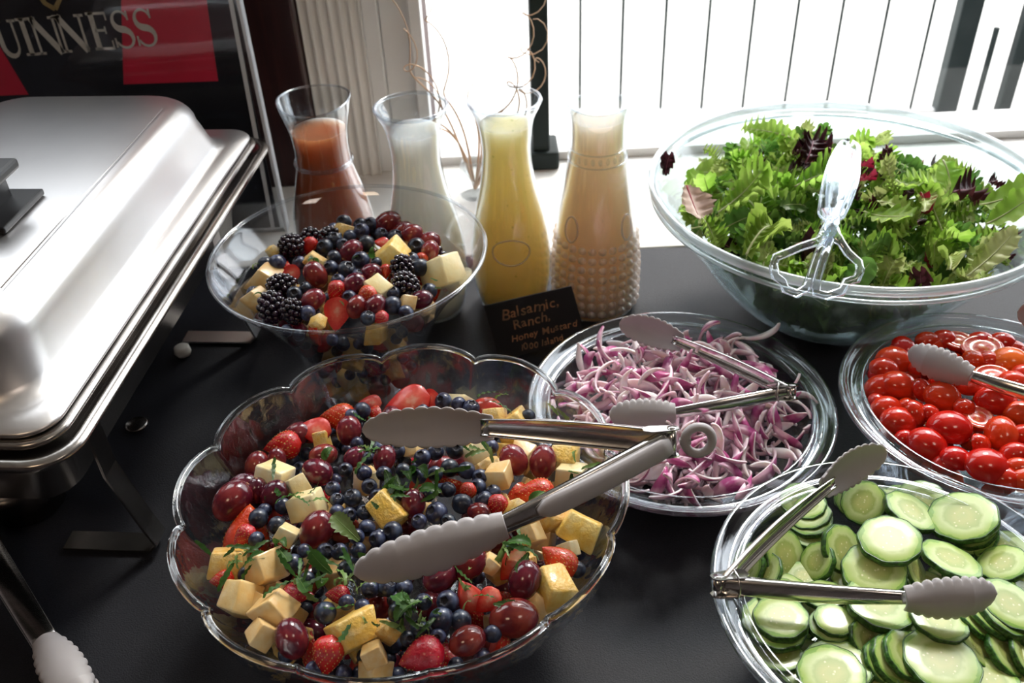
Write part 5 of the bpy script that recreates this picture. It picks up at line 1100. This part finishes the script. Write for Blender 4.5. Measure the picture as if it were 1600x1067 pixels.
leaf_px('red', 1258, 255, 1275, 212, 0.214, 1.0, (0, -.8, .6), .015); leaf_px('red', 1245, 235, 1290, 225, 0.216, 1.3); leaf_px('red', 1300, 235, 1262, 205, 0.218, 1.1); leaf_px('red', 1490, 300, 1530, 280, 0.188, 1.2); leaf_px('red', 1545, 285, 1580, 265, 0.193, .5); leaf_px('red', 1040, 275, 1048, 245, 0.183, .5)
leaf_px('smooth', 1530, 320, 1600, 310, 0.183, 1.15); leaf_px('smooth', 1540, 350, 1590, 330, 0.187, 1.0); leaf_px('smooth', 1350, 330, 1420, 350, 0.193, 1.1); leaf_px('smooth', 1475, 250, 1520, 300, 0.193, 1.1); leaf_px('smooth', 1400, 280, 1440, 300, 0.198, .8)
leaf_px('pale', 1370, 312, 1435, 306, 0.200, 1.0); leaf_px('pale', 1510, 430, 1580, 380, 0.170, 1.2); leaf_px('pale', 1440, 330, 1450, 300, 0.198, 1.0); leaf_px('palefrilly', 1480, 420, 1500, 370, 0.172, 1.0)
leaf_px('frilly', 1170, 400, 1225, 330, 0.187, 1.25); leaf_px('frilly', 1150, 290, 1240, 285, 0.198, 1.25); leaf_px('frilly', 1240, 290, 1310, 265, 0.203, 1.15); leaf_px('frilly', 1120, 330, 1170, 300, 0.188, 1.1); leaf_px('frilly', 1080, 350, 1130, 370, 0.182, .8); leaf_px('frilly', 1180, 250, 1150, 220, 0.203, 1.0); leaf_px('frilly', 1240, 220, 1215, 195, 0.213, 1.0, (0, -.5, .8), .02)
Zs = lambda x, y: (x, y)
mk_s = plan([('the clear tong blades', 1320, 290), ('the pale curled radicchio', 1095, 320), ('the dark red clump at the top', 1265, 220), ('the left bowl rim', 1050, 340), ('the tong handles', 1280, 420), ('the round leaf at right', 1570, 315), ('the front bowl rim at right', 1470, 430), ('the far bowl rim', 1400, 190), ('the red radicchio strip', 1455, 305), ('the big serrated leaf', 1190, 370)], surf_s)
auto_label(out, mk_s)
S = []
wsal = lambda z: np.interp(z, [.003, .025, .064, .106, .150], [.050, .096, .134, .164, .197]) - .008
for k in range(260):
    a = rng.uniform(0, 6.283); z = rng.uniform(.02, .130); rho = max(0, wsal(z) - .03) * math.sqrt(rng.random()); rows_ = leaf_shape(.05, .034, 5, .4, 1.2, .2, k, 16, 4)
    S.append(move(loft(rows_, False, False), (rho * math.cos(a) - .02 * math.cos(k), rho * math.sin(a) - .02 * math.sin(k), z), Euler((rng.gauss(0, .5), rng.gauss(0, .3), k)).to_matrix()))
S = [([(p[0] * min(1, wsal(max(p[2], .01)) / max(1e-4, math.hypot(p[0], p[1]))), p[1] * min(1, wsal(max(p[2], .01)) / max(1e-4, math.hypot(p[0], p[1]))), max(p[2], .010)) for p in v], f) for v, f in S]
o = obj('lower_salad_leaves', mesh('lower_salad_leaves', join(*S), 'leafdark'), None, (SC[0], SC[1], 0)); o['kind'] = 'stuff'; tag(o, 'darker salad leaves packed under the top layer in the salad bowl', 'salad leaves')

# ------------------------------------------------------------------ tongs in place
UP = (.0, .42, .9)
A_ = atz
tongs('large steel tongs with grey silicone jaws and hanging ring lying on the crystal bowl', atz(1050, 690, 0.189), atz(770, 668, 0.174), atz(566, 672, 0.162), atz(790, 820, 0.174), atz(553, 895, 0.156), UP, .034, ring=True, grip=True, w0=.019, w1=.014)
tongs('steel tongs with grey jaws lying open on the red onions', atz(1238, 612, 0.118), atz(1065, 535, 0.118), atz(968, 505, 0.118), atz(1055, 645, 0.110), atz(952, 648, 0.108), UP, .030, w0=.011, w1=.009)
tongs('steel tongs with grey jaws lying open across the cucumber bowl', atz(1122, 915, 0.136), atz(1290, 762, 0.146), atz(1385, 705, 0.152), atz(1412, 935, 0.142), atz(1556, 925, 0.146), UP, .030, w0=.012, w1=.009)
tongs('steel tongs with grey jaws lying open on the cherry tomatoes', atz(1690, 640, 0.140), atz(1518, 588, 0.138), atz(1420, 548, 0.138), atz(1680, 500, 0.145), atz(1590, 488, 0.145), UP, .030, w0=.012, w1=.009)
h_ = atz(-120, 690, .030); j_ = atz(70, 1000, .036); d_ = (j_ - h_).normalized(); tp_ = j_ + d_ * .085
tongs('steel tongs lying on the cloth in front of the chafing dish', h_, j_, tp_ - Vector((0, 0, .004)), j_ - Vector((0, 0, .021)), tp_ - Vector((0, 0, .024)), d_.cross(Vector((0, 0, 1))), .034, w0=.022, w1=.020)

# clear plastic scissor tongs in the salad
O = atz(1292, 375, .232)
ct = thing('salad_tongs', 'clear plastic scissor tongs with two finger loops resting in the salad', 'tongs', O)
D = lambda x, y, z: atz(x, y, z) - O
up = Vector((0, -.45, .9))
def blade(b, tip, side, w_):
    b, tip = Vector(b), Vector(tip); t = (tip - b).normalized(); L = (tip - b).length; rows = []; s_ = Vector(side); s_ = (s_ - t * s_.dot(t)).normalized(); n = t.cross(s_).normalized()
    if n.z < 0: n = -n
    for i in range(25):
        s = i / 24; hw = w_ / 2 * (.30 + .70 * math.sin(PI * min(1, .12 + s * .80)) ** .8) * (1 if s < .9 else math.sqrt(max(.02, 1 - ((s - .9) / .1) ** 2))); a, bb = [], []
        for k in range(7):
            w = -1 + 2 * k / 6; c = b + t * L * s + s_ * hw * w + n * (.008 * math.sin(PI * s) - .007 * w * w * (-1)); a.append(c + n * .0014); bb.append(c - n * .0014)
        rows.append(a + bb[::-1])
    return loft(rows)
part('blade', blade(D(1290, 345, .236), D(1327, 228, .262), RT, .030), 'clear', ct, 'clear curved spoon blade')
part('blade', blade(D(1302, 345, .226), D(1322, 240, .244), RT, .030), 'clear', ct)
def bar3(pts, w_, th): return tube(pts, w_, 8, flat=th, up=up)
part('handle', bar3([D(1303, 330, .236), D(1300, 350, .232), D(1288, 372, .229), D(1276, 378, .226), D(1250, 386, .221), D(1232, 394, .217), D(1212, 402, .213), D(1209, 415, .209), D(1212, 432, .206), D(1224, 440, .203), D(1228, 452, .200), D(1245, 459, .198), D(1260, 450, .200), D(1268, 430, .207), D(1278, 400, .218), D(1290, 372, .228)], [.006, .008, .0075] + [.0045] * 13, .8), 'clear', ct, 'clear finger loop')
part('handle', bar3([D(1290, 330, .234), D(1296, 350, .230), D(1304, 372, .227), D(1314, 378, .224), D(1325, 395, .219), D(1342, 410, .214), D(1344, 422, .211), D(1338, 436, .206), D(1322, 440, .204), D(1315, 455, .199), D(1292, 462, .197), D(1276, 458, .198), D(1275, 440, .204), D(1284, 410, .215), D(1297, 374, .227)], [.006, .008, .0075] + [.0045] * 12, .8), 'clear', ct, 'clear finger loop')
part('pivot', tube([D(1297, 357, .222), D(1297, 353, .240)], .0035, 12), 'clear', ct)

# ------------------------------------------------------------------ lift everything onto a 0.75 m table
for o in scene.objects:
    if o.parent is None: o.location.z += TABLE
bpy.context.view_layer.update()
